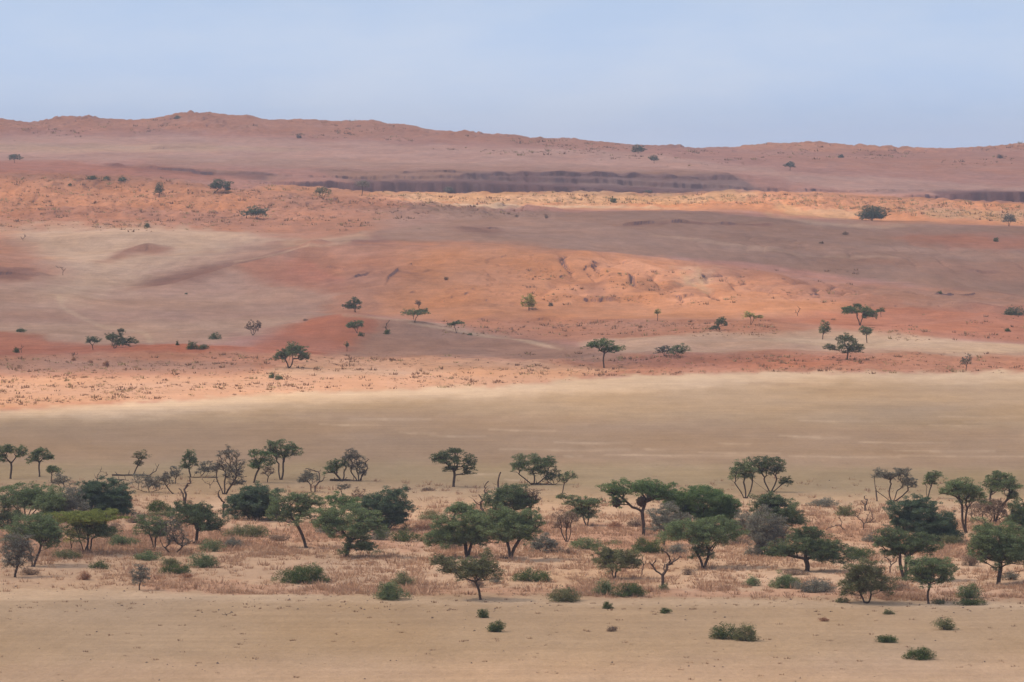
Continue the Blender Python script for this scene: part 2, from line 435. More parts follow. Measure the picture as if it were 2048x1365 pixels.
# rear plains on the right, in dark gravel
lay('gravel', [(800,410),(1020,424),(1400,424),(1660,440),(1900,452),(R,462),(R,640),(2100,620),(1860,580),(1500,530),(1200,505),(800,492),(740,470),(900,440)], 4, 1)
lay('gravel_pale', [(760,418),(1000,430),(1150,446),(1350,470),(1500,500),(1500,520),(1200,502),(900,490),(760,480)], 8, .7)
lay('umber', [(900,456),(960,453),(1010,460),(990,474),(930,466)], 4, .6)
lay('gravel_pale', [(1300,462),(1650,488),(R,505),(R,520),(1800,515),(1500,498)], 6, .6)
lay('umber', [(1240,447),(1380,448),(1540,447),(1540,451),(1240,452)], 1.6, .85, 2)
lay('red', [(1800,470),(2048,472),(R,475),(R,505),(2000,500),(1850,488)], 8, .55)
lay('dust', [(1560,432),(1700,446),(1840,452),(1760,456),(1640,448)], 3, .7)
lay('rust', [(1740,520),(R,530),(R,585),(1950,560)], 12, .4)
# the big mound
lay('rust', [(560,500),(800,488),(1000,489),(1300,515),(1500,543),(1700,568),(2048,590),(R,596),(R,640),(1900,640),(1400,648),(900,640),(640,620),(700,560)], 4, .9)
lay('orange', [(820,500),(1000,494),(1300,518),(1420,545),(1500,560),(1600,600),(1700,622),(1500,645),(950,645),(760,620),(800,560)], 10, .85)
lay('orange', [(1240,600),(1660,606),(1700,630),(1500,642),(1240,636)], 10, .7)
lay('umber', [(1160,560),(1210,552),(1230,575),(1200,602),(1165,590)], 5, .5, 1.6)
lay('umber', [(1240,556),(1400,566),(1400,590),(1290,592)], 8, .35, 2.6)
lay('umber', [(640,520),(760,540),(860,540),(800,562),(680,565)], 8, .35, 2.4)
lay('gravel', [(1700,575),(R,600),(R,630),(1900,628)], 6, .6, 1.6)
lay('pink', [(1360,535),(1420,540),(1425,580),(1380,570)], 4, .5, 2)
# valley floor with the track
lay('dust', [(L,655),(200,645),(450,640),(600,630),(560,655),(400,690),(100,690),(L,690)], 8, .6)
lay('gravel', [(690,640),(900,655),(1200,700),(1360,712),(1200,722),(700,714),(560,702)], 4, .9)
lay('rust', [(860,640),(1500,640),(R,640),(R,690),(1800,676),(1500,668),(1200,690),(1000,672)], 4, .9)
lay('red', [(1500,640),(1800,612),(R,630),(R,690),(1950,676),(1750,660)], 6, .5)
lay('dust', [(1150,688),(1420,664),(1660,660),(2048,690),(R,700),(R,730),(1900,722),(1500,714),(1250,712)], 4, .95)
lay('pale', [(1500,672),(1700,670),(2048,694),(R,705),(R,722),(2000,716),(1700,700)], 6, .6)
lay('gravel_pale', [(1300,690),(1800,700),(1950,715),(1500,712)], 6, .5)
# low dunes at the foot
lay('red', [(L,650),(0,664),(200,690),(500,690),(560,665),(640,632),(720,634),(760,650),(700,700),(640,712),(400,712),(L,712)], 5, .85)
lay('red', [(L,698),(420,698),(640,702),(640,716),(300,735),(L,735)], 6, .65)
lay('rust', [(L,712),(640,710),(1000,716),(1250,724),(1500,706),(1750,712),(R,724),(R,744),(1600,746),(1200,755),(900,790),(400,800),(-100,828),(L,840)], 4, .95)
lay('sunlit_peach', [(L,760),(500,750),(640,712),(1040,720),(1240,740),(1100,768),(600,796),(200,806),(-100,822),(L,830)], 8, .75)  # sunlit look of this slope painted into the soil colour
lay('red', [(1250,712),(1700,712),(1750,726),(1500,740),(1300,735)], 6, .5)
lay('gravel_pale', [(L,724),(400,724),(540,738),(450,752),(L,746)], 6, .6)
lay('dust', [(560,736),(900,742),(760,752),(500,752)], 5, .75)
# the dry pan
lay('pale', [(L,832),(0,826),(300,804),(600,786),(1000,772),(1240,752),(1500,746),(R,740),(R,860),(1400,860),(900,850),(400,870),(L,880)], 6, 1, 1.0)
lay('pale', [(-100,826),(300,806),(620,790),(1000,776),(1220,762),(1240,790),(900,800),(500,822),(100,842)], 8, .8)  # strengthens the sunlit patch left of centre by painting the soil brighter
lay('tan', [(L,850),(300,832),(760,802),(1100,792),(1500,770),(1700,762),(R,770),(R,1060),(L,1060)], 12, .9)
lay('tan_dark', [(L,862),(500,846),(800,822),(1100,835),(1500,850),(R,880),(R,945),(900,930),(L,930)], 14, .8)
lay('olive', [(L,930),(700,925),(1300,930),(2100,940),(R,945),(R,1010),(1600,992),(1200,1000),(L,985)], 12, .75)
lay('tan', [(L,962),(700,960),(1100,975),(1700,995),(R,1010),(R,1420),(L,1420)], 10, .9)
lay('pink', [(L,1010),(300,990),(1000,1000),(1700,1010),(R,1030),(R,1190),(1000,1190),(500,1180),(L,1150)], 16, .7)
lay('rust', [(250,1050),(620,1050),(1300,1046),(1460,1080),(1300,1100),(600,1090),(L,1110),(L,1050)], 14, .5, 2)
lay('rust', [(1650,1040),(1900,1080),(R,1080),(R,1110),(1900,1105),(1650,1075)], 12, .45, 2)
lay('rust', [(300,1150),(640,1170),(1000,1172),(1800,1178),(R,1185),(R,1200),(1800,1204),(1000,1196),(600,1188),(300,1178)], 6, .4, 2)
lay('red', [(1280,1052),(1420,1060),(1300,1066)], 5, .25)
lay('tan', [(L,1190),(400,1196),(1000,1204),(R,1214),(R,1420),(L,1420)], 8, .9)
lay('pale', [(L,1166),(260,1176),(560,1192),(1000,1198),(1500,1204),(R,1212),(R,1222),(1500,1214),(900,1208),(L,1200)], 4, .55)
lay('pink', [(L,1330),(R,1310),(R,1420),(L,1420)], 30, .45)
# tracks and animal paths
stroke('pale', [(118,596),(126,615),(160,634),(200,650),(262,662),(290,668),(302,688)], 5, .5)
stroke('dust', [(690,638),(740,642),(860,652),(1010,676),(1120,700)], 5, .8)
stroke('pale', [(820,655),(1010,679),(1100,694)], 3, .6)
stroke('umber', [(776,566),(784,552),(796,543),(806,546),(820,551),(842,548),(862,541)], 2.5, .8)
stroke('umber', [(700,560),(712,548),(740,542)], 2.5, .5)
stroke('straw', [(1362,545),(1400,575),(1412,582)], 4, .5)
stroke('straw', [(1396,536),(1402,562),(1412,580)], 4, .5)
stroke('pale', [(470,522),(560,516),(640,504),(700,488)], 3, .4)
stroke('dust', [(1300,470),(1480,492),(1620,508),(1800,515)], 3, .6)
stroke('umber', [(1890,584),(1950,578),(2048,592)], 3, .6)
stroke('umber', [(1920,612),(1980,618),(2048,628)], 3.5, .6)
stroke('umber', [(1600,560),(1660,570),(1700,582)], 3, .5)
stroke('umber', [(1940,541),(1990,543)], 3, .6)
stroke('umber', [(305,297),(392,297)], 1.6, .55)
# light streaks where wind has swept the pan
for x0, x1, yy in [(700,860,838),(800,870,866),(860,970,872),(980,1110,860),(1110,1260,886),(1130,1165,913),(1210,1500,911),(1400,1560,906),(1580,1800,913),(1290,1330,899),(1440,1500,888),(1590,1700,875),(1720,1900,885),(1880,2048,833),(1600,1760,842),(1790,1990,902),(1930,2048,845),(1000,1260,899),(1800,2048,912),(640,760,850),(940,1000,948),(1010,1060,960),(1560,1640,872),(1860,1990,851)]:
    xm = x0 + (x1 - x0) * .45
    stroke('pale', [(x0, yy - .5), (xm, yy + 1)], 2.4, .62); stroke('pale', [(xm - 14, yy + 1.6), (x1, yy + 1)], 3.2, .45)
for x0, x1, yy in [(560,840,826),(700,1000,834),(500,700,832),(1500,1640,768),(1640,2048,780),(1760,1840,793),(1350,1440,839),(1020,1180,834)]:
    stroke('tan_dark', [(x0, yy), (x1, yy + 2)], 3, .7)

# ---- ground sheet
rows = np.concatenate([np.arange(-60, 400, 40.), np.arange(400, 500, 6.)])
D = 500.0
rr = []
while D < 1300:
    rr.append(D); D += 0.75 * D * D / (HC * F) * 1.6
while D < 1500: rr.append(D); D += 1.3
while D < 2200: rr.append(D); D += 2.0
while D < 3350: rr.append(D); D += 2.6
while D < 3640: rr.append(D); D += 1.1
while D < 5100: rr.append(D); D += 3.4
while D < 12000: rr.append(D); D += max(20, D * .03)
rows = np.concatenate([rows, rr, [12000.]])
s = np.concatenate([np.linspace(-3.6, -1.25, 60)[:-1], np.linspace(-1.25, 1.25, 900), np.linspace(1.25, 3.6, 60)[1:]])
Wd = 0.1052 * np.maximum(rows, 0) + 12
GXX = s[None, :] * Wd[:, None]
GYY = np.repeat(rows[:, None], len(s), axis=1)
GZZ = np.zeros_like(GXX)
for i in range(0, len(rows), 200):
    GZZ[i:i+200] = height(GXX[i:i+200], GYY[i:i+200])
V = np.stack([GXX, GYY, GZZ], axis=-1)
# the soil follows the shape of the ranges, before wind and rain roughened them
YW = np.maximum(GYY + warp(GXX, GYY), 1)
uu = F * GXX / np.maximum(GYY, 50.) + 1024
zb = np.zeros_like(GZZ)
for i in range(0, len(rows), 200):
    zb[i:i+200] = bil(ZTAB, np.interp(YW[i:i+200], DTAB, IDX), (uu[i:i+200] - UG[0]) / 8.0)
px, py = project(np.stack([GXX, YW, zb], axis=-1))
px = uu
px = np.where(GYY > 300, px, 1024); py = np.where(GYY > 300, py, 1400)
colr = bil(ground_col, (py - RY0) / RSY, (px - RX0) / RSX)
ground_m, nt = new_mat('desert_soil')
out = nd(nt, 'ShaderNodeOutputMaterial'); bs = nd(nt, 'ShaderNodeBsdfDiffuse'); bs.inputs['Roughness'].default_value = 0.6
at = nd(nt, 'ShaderNodeAttribute', attribute_name='soil')
geo = nd(nt, 'ShaderNodeNewGeometry')
def noise_node(scale3, detail=4, rough=0.55):
    m = nd(nt, 'ShaderNodeMapping'); m.inputs['Scale'].default_value = scale3
    n = nd(nt, 'ShaderNodeTexNoise'); n.inputs['Scale'].default_value = 1; n.inputs['Detail'].default_value = detail; n.inputs['Roughness'].default_value = rough
    nt.links.new(geo.outputs['Position'], m.inputs['Vector']); nt.links.new(m.outputs[0], n.inputs['Vector'])
    return n.outputs['Fac']
def rng(src, a, b, c, d):
    r = nd(nt, 'ShaderNodeMapRange'); r.inputs[1].default_value = a; r.inputs[2].default_value = b; r.inputs[3].default_value = c; r.inputs[4].default_value = d
    nt.links.new(src, r.inputs[0]); return r.outputs[0]
def mul(a, b):
    r = nd(nt, 'ShaderNodeMath', operation='MULTIPLY'); nt.links.new(a, r.inputs[0]); nt.links.new(b, r.inputs[1]); return r.outputs[0]
broad = rng(noise_node((.018, .009, .02), 5, .65), .25, .75, .86, 1.14)       # broad mottling
mid = rng(noise_node((.14, .04, .1), 6, .7), .25, .75, .84, 1.16)           # wind streaks
grit = rng(noise_node((1.3, .6, 1.3), 3, .6), .25, .75, .91, 1.09)           # gravel and grit
streak = rng(noise_node((.045, .22, .1), 6, .7), .25, .75, .86, 1.12)       # wind-laid bands
k = mul(mul(mul(broad, mid), grit), streak)
hs = nd(nt, 'ShaderNodeHueSaturation')
# dunes are patchier than the swept pan
k1 = nd(nt, 'ShaderNodeMath', operation='SUBTRACT'); k1.inputs[1].default_value = 1; nt.links.new(k, k1.inputs[0])
k2 = nd(nt, 'ShaderNodeMath', operation='MULTIPLY_ADD'); k2.inputs[2].default_value = 1; nt.links.new(k1.outputs[0], k2.inputs[0]); nt.links.new(at.outputs['Alpha'], k2.inputs[1])
# bare banks and gully walls show dark rock, in upright flutes
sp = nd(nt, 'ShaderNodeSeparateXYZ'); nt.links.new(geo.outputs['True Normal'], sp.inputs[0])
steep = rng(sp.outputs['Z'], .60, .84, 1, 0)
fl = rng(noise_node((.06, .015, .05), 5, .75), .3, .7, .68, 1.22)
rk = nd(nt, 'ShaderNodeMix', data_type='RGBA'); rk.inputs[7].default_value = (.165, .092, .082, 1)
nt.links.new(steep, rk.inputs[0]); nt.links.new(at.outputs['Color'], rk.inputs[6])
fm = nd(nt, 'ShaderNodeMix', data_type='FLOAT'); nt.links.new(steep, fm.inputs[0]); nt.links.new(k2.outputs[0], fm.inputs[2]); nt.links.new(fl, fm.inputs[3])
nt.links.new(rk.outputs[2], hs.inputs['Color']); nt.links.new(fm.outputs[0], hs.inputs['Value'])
nt.links.new(rng(noise_node((.03, .012, .02), 3, .5), .3, .7, .95, 1.06), hs.inputs['Saturation'])
bp = nd(nt, 'ShaderNodeBump'); bp.inputs['Strength'].default_value = .55; bp.inputs['Distance'].default_value = .5
nt.links.new(noise_node((.9, .5, .9), 4, .6), bp.inputs['Height'])
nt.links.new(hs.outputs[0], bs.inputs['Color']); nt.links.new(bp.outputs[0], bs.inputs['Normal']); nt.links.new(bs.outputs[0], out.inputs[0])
nr, nc = GXX.shape
ground = mesh_obj('ground', V.reshape(-1, 3), grid_faces(nr, nc), 4, ground_m, smooth=True)
ca = ground.data.color_attributes.new('soil', 'FLOAT_COLOR', 'POINT')
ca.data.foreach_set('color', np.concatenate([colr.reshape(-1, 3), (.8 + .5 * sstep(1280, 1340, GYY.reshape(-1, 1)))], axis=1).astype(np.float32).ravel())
tag(ground, kind='structure')
del V, GXX, GYY, GZZ, colr

# ------------------------------------------------------------------ broken cloud deck high overhead: its gaps let the sun through in bands
CLOUD_Z = 1250.0
def mask_simple(pts, fx, fy):
    """soft polygon mask on the map of the ground, feather in px"""
    pts = np.array(pts, float); inside = np.zeros(GX.shape, bool); dist = np.full(GX.shape, 1e9); n = len(pts)
    qx0, qy0 = GX + wobx * 1.2, GY + woby * .6
    for i in range(n):
        x1, y1 = pts[i]; x2, y2 = pts[(i + 1) % n]
        c = ((y1 > qy0) != (y2 > qy0)) & (qx0 < (x2 - x1) * (qy0 - y1) / (y2 - y1 + 1e-9) + x1)
        inside ^= c
        ex, ey = (x2 - x1) / fx, (y2 - y1) / fy; qx, qy = (qx0 - x1) / fx, (qy0 - y1) / fy
        t = np.clip((qx * ex + qy * ey) / (ex * ex + ey * ey + 1e-9), 0, 1)
        dist = np.minimum(dist, np.hypot(qx - t * ex, qy - t * ey))
    return sstep(-1, 1, np.where(inside, dist, -dist))
dens = np.full(GX.shape, 1.0)
def gap(pts, fx, fy, to):
    m = mask_simple(pts, fx, fy); dens[:] = dens * (1 - m) + to * m
gap([(L,300),(R,300),(R,380),(L,345)], 200, 30, .9)
gap([(L,350),(500,372),(800,440),(500,480),(L,460)], 120, 12, .35)
gap([(470,360),(760,386),(1700,384),(2300,408),(2300,450),(1800,452),(1500,421),(1000,417),(700,402),(520,392)], 80, 3, .02)
gap([(1650,390),(R,400),(R,460),(1800,452)], 60, 8, .42)
gap([(700,500),(1000,488),(1400,520),(1800,600),(1750,665),(900,668),(700,600)], 160, 14, .45)
gap([(1000,500),(1380,525),(1560,600),(1640,640),(1300,650),(1100,580)], 140, 14, .15)
gap([(L,740),(560,722),(640,711),(1100,717),(1500,735),(1500,770),(1100,790),(640,806),(200,826),(L,836)], 160, 10, .02)
gap([(1100,640),(2048,645),(R,660),(R,960),(1500,950),(1000,900)], 240, 30, .5)
gap([(80,455),(450,460),(400,520),(100,540)], 80, 12, .6)
gap([(L,1190),(R,1205),(R,1420),(L,1420)], 200, 40, .66)
gap([(L,1330),(R,1320),(R,1420),(L,1420)], 200, 40, .4)
gap([(L,985),(R,990),(R,1190),(L,1190)], 200, 20, .30)
cxs = np.arange(-2400, 900, 13.0); cys = np.arange(-300, 8200, 17.0)
CXX, CYY = np.meshgrid(cxs, cys)
tt = CLOUD_Z / SUN_DIR[2]
gxp = CXX - SUN_DIR[0] * tt; gyp = CYY - SUN_DIR[1] * tt
zz = height(gxp, np.maximum(gyp, 1.))
t2 = (CLOUD_Z - zz) / SUN_DIR[2]
gxp = CXX - SUN_DIR[0] * t2; gyp = CYY - SUN_DIR[1] * t2
zz = height(gxp, np.maximum(gyp, 1.))
cpx, cpy = project(np.stack([gxp, np.maximum(gyp, 400.), zz], axis=-1))
cd = bil(dens, (cpy - RY0) / RSY, (cpx - RX0) / RSX)
cd = np.where(gyp > 5050, .9, cd)
cd = np.clip(cd * (1 + .10 * fbm(CXX / 120., CYY / 120., 201, 3)), 0, 1.1)
lump = 1 + .5 * fbm(CXX / 90., CYY / 90., 203, 4)
top = CLOUD_Z + 8 + cd * 130 * lump; bot = CLOUD_Z - 4 - cd * 25 * (1 + .5 * fbm(CXX / 60., CYY / 60., 207, 3))
f = grid_faces(*CXX.shape)
cf = cd.reshape(-1)[f].max(axis=1) > 0.03
f = f[cf]; n0 = CXX.size
vt = np.stack([CXX, CYY, top], -1).reshape(-1, 3); vb = np.stack([CXX, CYY, bot], -1).reshape(-1, 3)
fall = np.concatenate([f, f[:, ::-1] + n0])
e = np.stack([f, np.roll(f, -1, axis=1)], -1).reshape(-1, 2)
key = e.min(1).astype(np.int64) * n0 + e.max(1); uq, inv, cnt = np.unique(key, return_inverse=True, return_counts=True)
eb = e[cnt[inv] == 1]
side = np.stack([eb[:, 1], eb[:, 0], eb[:, 0] + n0, eb[:, 1] + n0], -1)
cloud_m, nt = new_mat('cloud_vapour')
out = nd(nt, 'ShaderNodeOutputMaterial'); tr = nd(nt, 'ShaderNodeBsdfTransparent'); tl = nd(nt, 'ShaderNodeBsdfTranslucent')
tl.inputs['Color'].default_value = (.95, .95, .95, 1)
at = nd(nt, 'ShaderNodeAttribute', attribute_name='thickness'); mm = nd(nt, 'ShaderNodeMath', operation='MULTIPLY'); mm.inputs[1].default_value = 0.55
mx = nd(nt, 'ShaderNodeMixShader'); nt.links.new(at.outputs['Fac'], mm.inputs[0]); nt.links.new(mm.outputs[0], mx.inputs[0])
nt.links.new(tr.outputs[0], mx.inputs[1]); nt.links.new(tl.outputs[0], mx.inputs[2]); nt.links.new(mx.outputs[0], out.inputs[0])
clouds = mesh_obj('clouds', np.concatenate([vt, vb]), np.concatenate([fall, side]), 4, cloud_m, smooth=True)
a = clouds.data.attributes.new('thickness', 'FLOAT', 'POINT')
# mesh.validate may not drop vertices, so the attribute keeps its order
a.data.foreach_set('value', np.concatenate([cd.ravel(), cd.ravel()]).astype(np.float32))
tag(clouds, kind='structure')

# ------------------------------------------------------------------ haze over the whole plain
def make_haze():
    x = 3.7 * .1052 * 12100 + 80
    vs = np.array([[sx * x, yy, zz] for zz in (-9., 150.) for (sx, yy) in ((-1, -120.), (1, -120.), (1, 12150.), (-1, 12150.))])
    fs = np.array([[0, 3, 2, 1], [4, 5, 6, 7], [0, 1, 5, 4], [1, 2, 6, 5], [2, 3, 7, 6], [3, 0, 4, 7]])
    m, nt = new_mat('haze_air')
    out = nd(nt, 'ShaderNodeOutputMaterial'); v = nd(nt, 'ShaderNodeVolumePrincipled')
    v.inputs['Color'].default_value = (.86, .86, 1.0, 1); v.inputs['Density'].default_value = 0.000072; v.inputs['Anisotropy'].default_value = 0.2
    nt.links.new(v.outputs[0], out.inputs['Volume'])
    o = mesh_obj('haze', vs, fs, 4, m)
    tag(o, kind='stuff')
make_haze()
# ------------------------------------------------------------------ plant materials
def leaf_mat(name, dark, light, tint=0.3):
    m, nt = new_mat(name)
    out = nd(nt, 'ShaderNodeOutputMaterial'); df = nd(nt, 'ShaderNodeBsdfDiffuse'); tl = nd(nt, 'ShaderNodeBsdfTranslucent')
    g = nd(nt, 'ShaderNodeNewGeometry'); n = nd(nt, 'ShaderNodeTexNoise'); n.inputs['Scale'].default_value = 1.1; n.inputs['Detail'].default_value = 3
    nt.links.new(g.outputs['Position'], n.inputs['Vector'])
    a = nd(nt, 'ShaderNodeMath', operation='MULTIPLY_ADD'); a.inputs[1].default_value = .62
    nt.links.new(g.outputs['Random Per Island'], a.inputs[0])
    b = nd(nt, 'ShaderNodeMapRange'); b.inputs[1].default_value = .3; b.inputs[2].default_value = .7; b.inputs[3].default_value = 0; b.inputs[4].default_value = .55
    nt.links.new(n.outputs['Fac'], b.inputs[0]); nt.links.new(b.outputs[0], a.inputs[2])
    mx = nd(nt, 'ShaderNodeMix', data_type='RGBA'); mx.inputs[6].default_value = (*dark, 1); mx.inputs[7].default_value = (*light, 1)
    nt.links.new(a.outputs[0], mx.inputs[0]); nt.links.new(mx.outputs[2], df.inputs[0]); nt.links.new(mx.outputs[2], tl.inputs[0])
    ms = nd(nt, 'ShaderNodeMixShader'); ms.inputs[0].default_value = tint
    nt.links.new(df.outputs[0], ms.inputs[1]); nt.links.new(tl.outputs[0], ms.inputs[2]); nt.links.new(ms.outputs[0], out.inputs[0])
    return m
LEAF = {
 'g': leaf_mat('grey_green_leaves', (0.062, 0.078, 0.036), (0.23, 0.275, 0.125)),        # camel thorn
 'd': leaf_mat('dark_green_leaves', (0.048, 0.062, 0.032), (0.165, 0.20, 0.095)),        # dense dark
 'b': leaf_mat('blue_green_leaves', (0.040, 0.060, 0.038), (0.138, 0.18, 0.102)),
 'G': leaf_mat('fresh_green_leaves', (0.055,0.088,0.034), (0.170,0.235,0.090)),
 'l': leaf_mat('lime_green_leaves', (0.11, 0.13, 0.028), (0.28, 0.29, 0.085)),
 'y': leaf_mat('yellow_green_leaves', (0.225,0.212,0.066), (0.530,0.468,0.156)),
 's': leaf_mat('silver_grey_leaves', (0.095, 0.088, 0.065), (0.27, 0.25, 0.185)),
 'k': leaf_mat('low_bush_leaves', (0.038, 0.055, 0.02), (0.135, 0.165, 0.062)),          # low dark green bushes
 'o': leaf_mat('olive_leaves', (0.075, 0.075, 0.036), (0.24, 0.235, 0.11)),
 'w': leaf_mat('brown_twig_leaves', (0.132,0.086,0.060), (0.343,0.234,0.156)),
 'r': leaf_mat('dry_russet_stems', (0.230,0.109,0.063), (0.480,0.264,0.156)),
}
def bark_mat(name, c0, c1):
    m, nt = new_mat(name)
    out = nd(nt, 'ShaderNodeOutputMaterial'); df = nd(nt, 'ShaderNodeBsdfDiffuse')
    g = nd(nt, 'ShaderNodeNewGeometry'); n = nd(nt, 'ShaderNodeTexNoise'); n.inputs['Scale'].default_value = 5; n.inputs['Detail'].default_value = 4
    nt.links.new(g.outputs['Position'], n.inputs['Vector'])
    mx = nd(nt, 'ShaderNodeMix', data_type='RGBA'); mx.inputs[6].default_value = (*c0, 1); mx.inputs[7].default_value = (*c1, 1)
    nt.links.new(n.outputs['Fac'], mx.inputs[0]); nt.links.new(mx.outputs[2], df.inputs[0]); nt.links.new(df.outputs[0], out.inputs[0])
    return m
BARK = bark_mat('rough_dark_bark', (.050,.034,.025), (.13,.090,.066))
DEADWOOD = bark_mat('bare_weathered_wood', (.06,.040,.030), (.15,.105,.08))
NEST = bark_mat('straw_nest', (.045,.035,.028), (.13,.09,.06))

def rand_dirs(rg, n):
    v = rg.normal(size=(n, 3)); return v / np.linalg.norm(v, axis=1)[:, None]

def leaves(rg, centres, radii, n_per, size):
    """small pointed leaf clumps (triangles) scattered through ellipsoids"""
    k = len(centres)
    idx = np.repeat(np.arange(k), n_per); n = len(idx)
    if n == 0: return np.zeros((0, 3)), np.zeros((0, 3), int)
    d = rand_dirs(rg, n) * (rg.random(n) ** .45)[:, None]
    p = centres[idx] + d * radii[idx]
    a = rand_dirs(rg, n); a[:, 2] *= .6; b = np.cross(a, rand_dirs(rg, n)); b /= np.linalg.norm(b, axis=1)[:, None] + 1e-9
    s = size * (.55 + .9 * rg.random(n))[:, None]
    v = np.stack([p - a * s * .6 - b * s * .35, p - a * s * .6 + b * s * .35, p + a * s * .9], 1).reshape(-1, 3)
    return v, np.arange(len(v)).reshape(-1, 3)

def tubes(segs, sides=5):
    """segs: list of (p0, p1, r0, r1) -> one mesh of tapered tubes"""
    P0 = np.array([s[0] for s in segs]); P1 = np.array([s[1] for s in segs]); R0 = np.array([s[2] for s in segs]); R1 = np.array([s[3] for s in segs])
    d = P1 - P0; L_ = np.linalg.norm(d, axis=1)[:, None] + 1e-9; d = d / L_
    P1 = P1 + d * np.minimum(R1[:, None] * .5, L_ * .2)
    ref = np.where(np.abs(d[:, 2:3]) > .8, np.array([[1., 0, 0]]), np.array([[0, 0, 1.]]))
    a = np.cross(d, ref); a /= np.linalg.norm(a, axis=1)[:, None]; b = np.cross(d, a)
    th = np.arange(sides) * 2 * math.pi / sides
    ring = a[:, None, :] * np.cos(th)[None, :, None] + b[:, None, :] * np.sin(th)[None, :, None]
    V0 = P0[:, None] + ring * R0[:, None, None]; V1 = P1[:, None] + ring * R1[:, None, None]
    V = np.concatenate([V0, V1], 1).reshape(-1, 3)
    i = np.arange(sides); j = (i + 1) % sides
    q = np.stack([i, j, j + sides, i + sides], -1)
    fq = (q[None] + (np.arange(len(segs)) * 2 * sides)[:, None, None]).reshape(-1, 4)
    return V, fq

def skeleton(rg, stems, targets, Rt, step, rmin, wob=.11, expo=.44, up=.25):
    """grow limbs from the stems to the targets; thickness follows how much each limb carries"""
    pos = []; par = []
    roots = []
    for st in stems:
        last = -1
        for k, p in enumerate(st):
            pos.append(np.array(p, float)); par.append(last if k else -1); last = len(pos) - 1
        roots.append(last)
    stemset = len(pos)
    grow_ok = [not (par[i] == -1) for i in range(stemset)]
    tips = []
    depth = [0.0] * len(pos)
    f = np.mean([pos[r] for r in roots], axis=0)
    for T in sorted(targets, key=lambda t: np.linalg.norm(t - f)):
        P = np.array(pos); d = np.linalg.norm(P - T, axis=1)
        low = np.maximum(0, P[:, 2] - T[2]) * 1.6
        cost = d + low + .38 * np.array(depth) + np.where(grow_ok, 0, 1e3)
        j = int(np.argmin(cost)); A = pos[j]; dist = d[j]
        n = max(1, int(dist / step)); last = j
        perp = rg.normal(size=3) * wob * dist * .5; bend = np.array([0, 0, up * dist * (0.3 + .5 * rg.random())]) * (1 if T[2] > A[2] - .2 else -.2)
        for k in range(1, n + 1):
            t = k / n
            q = A + (T - A) * t + (perp + bend * (.35 - .5 * t)) * math.sin(math.pi * t) + (rg.normal(size=3) * step * wob if k < n else 0)
            pos.append(q); par.append(last); depth.append(depth[last] + np.linalg.norm(q - pos[last])); grow_ok.append(True); last = len(pos) - 1
        tips.append(last)
    cnt = np.zeros(len(pos))
    for t in tips:
        i = t
        while i != -1: cnt[i] += 1; i = par[i]
    tot = max(1, len(tips) / max(1, len(stems)))
    r = np.maximum(rmin, Rt * np.minimum(1.2, (cnt / tot)) ** expo)
    segs = []
    for i in range(len(pos)):
        if par[i] >= 0:
            r0 = r[par[i]] if par[i] < stemset and i < stemset else min(r[par[i]], r[i] * 1.35)
            segs.append((pos[par[i]], pos[i], r0, r[i]))
    # root flare
    for st in stems:
        p = np.array(st[0], float)
        segs.append((p + np.array([0, 0, -.35]), p + np.array([0, 0, .12]), Rt * 1.5, Rt * 1.08))
    return segs, pos, tips

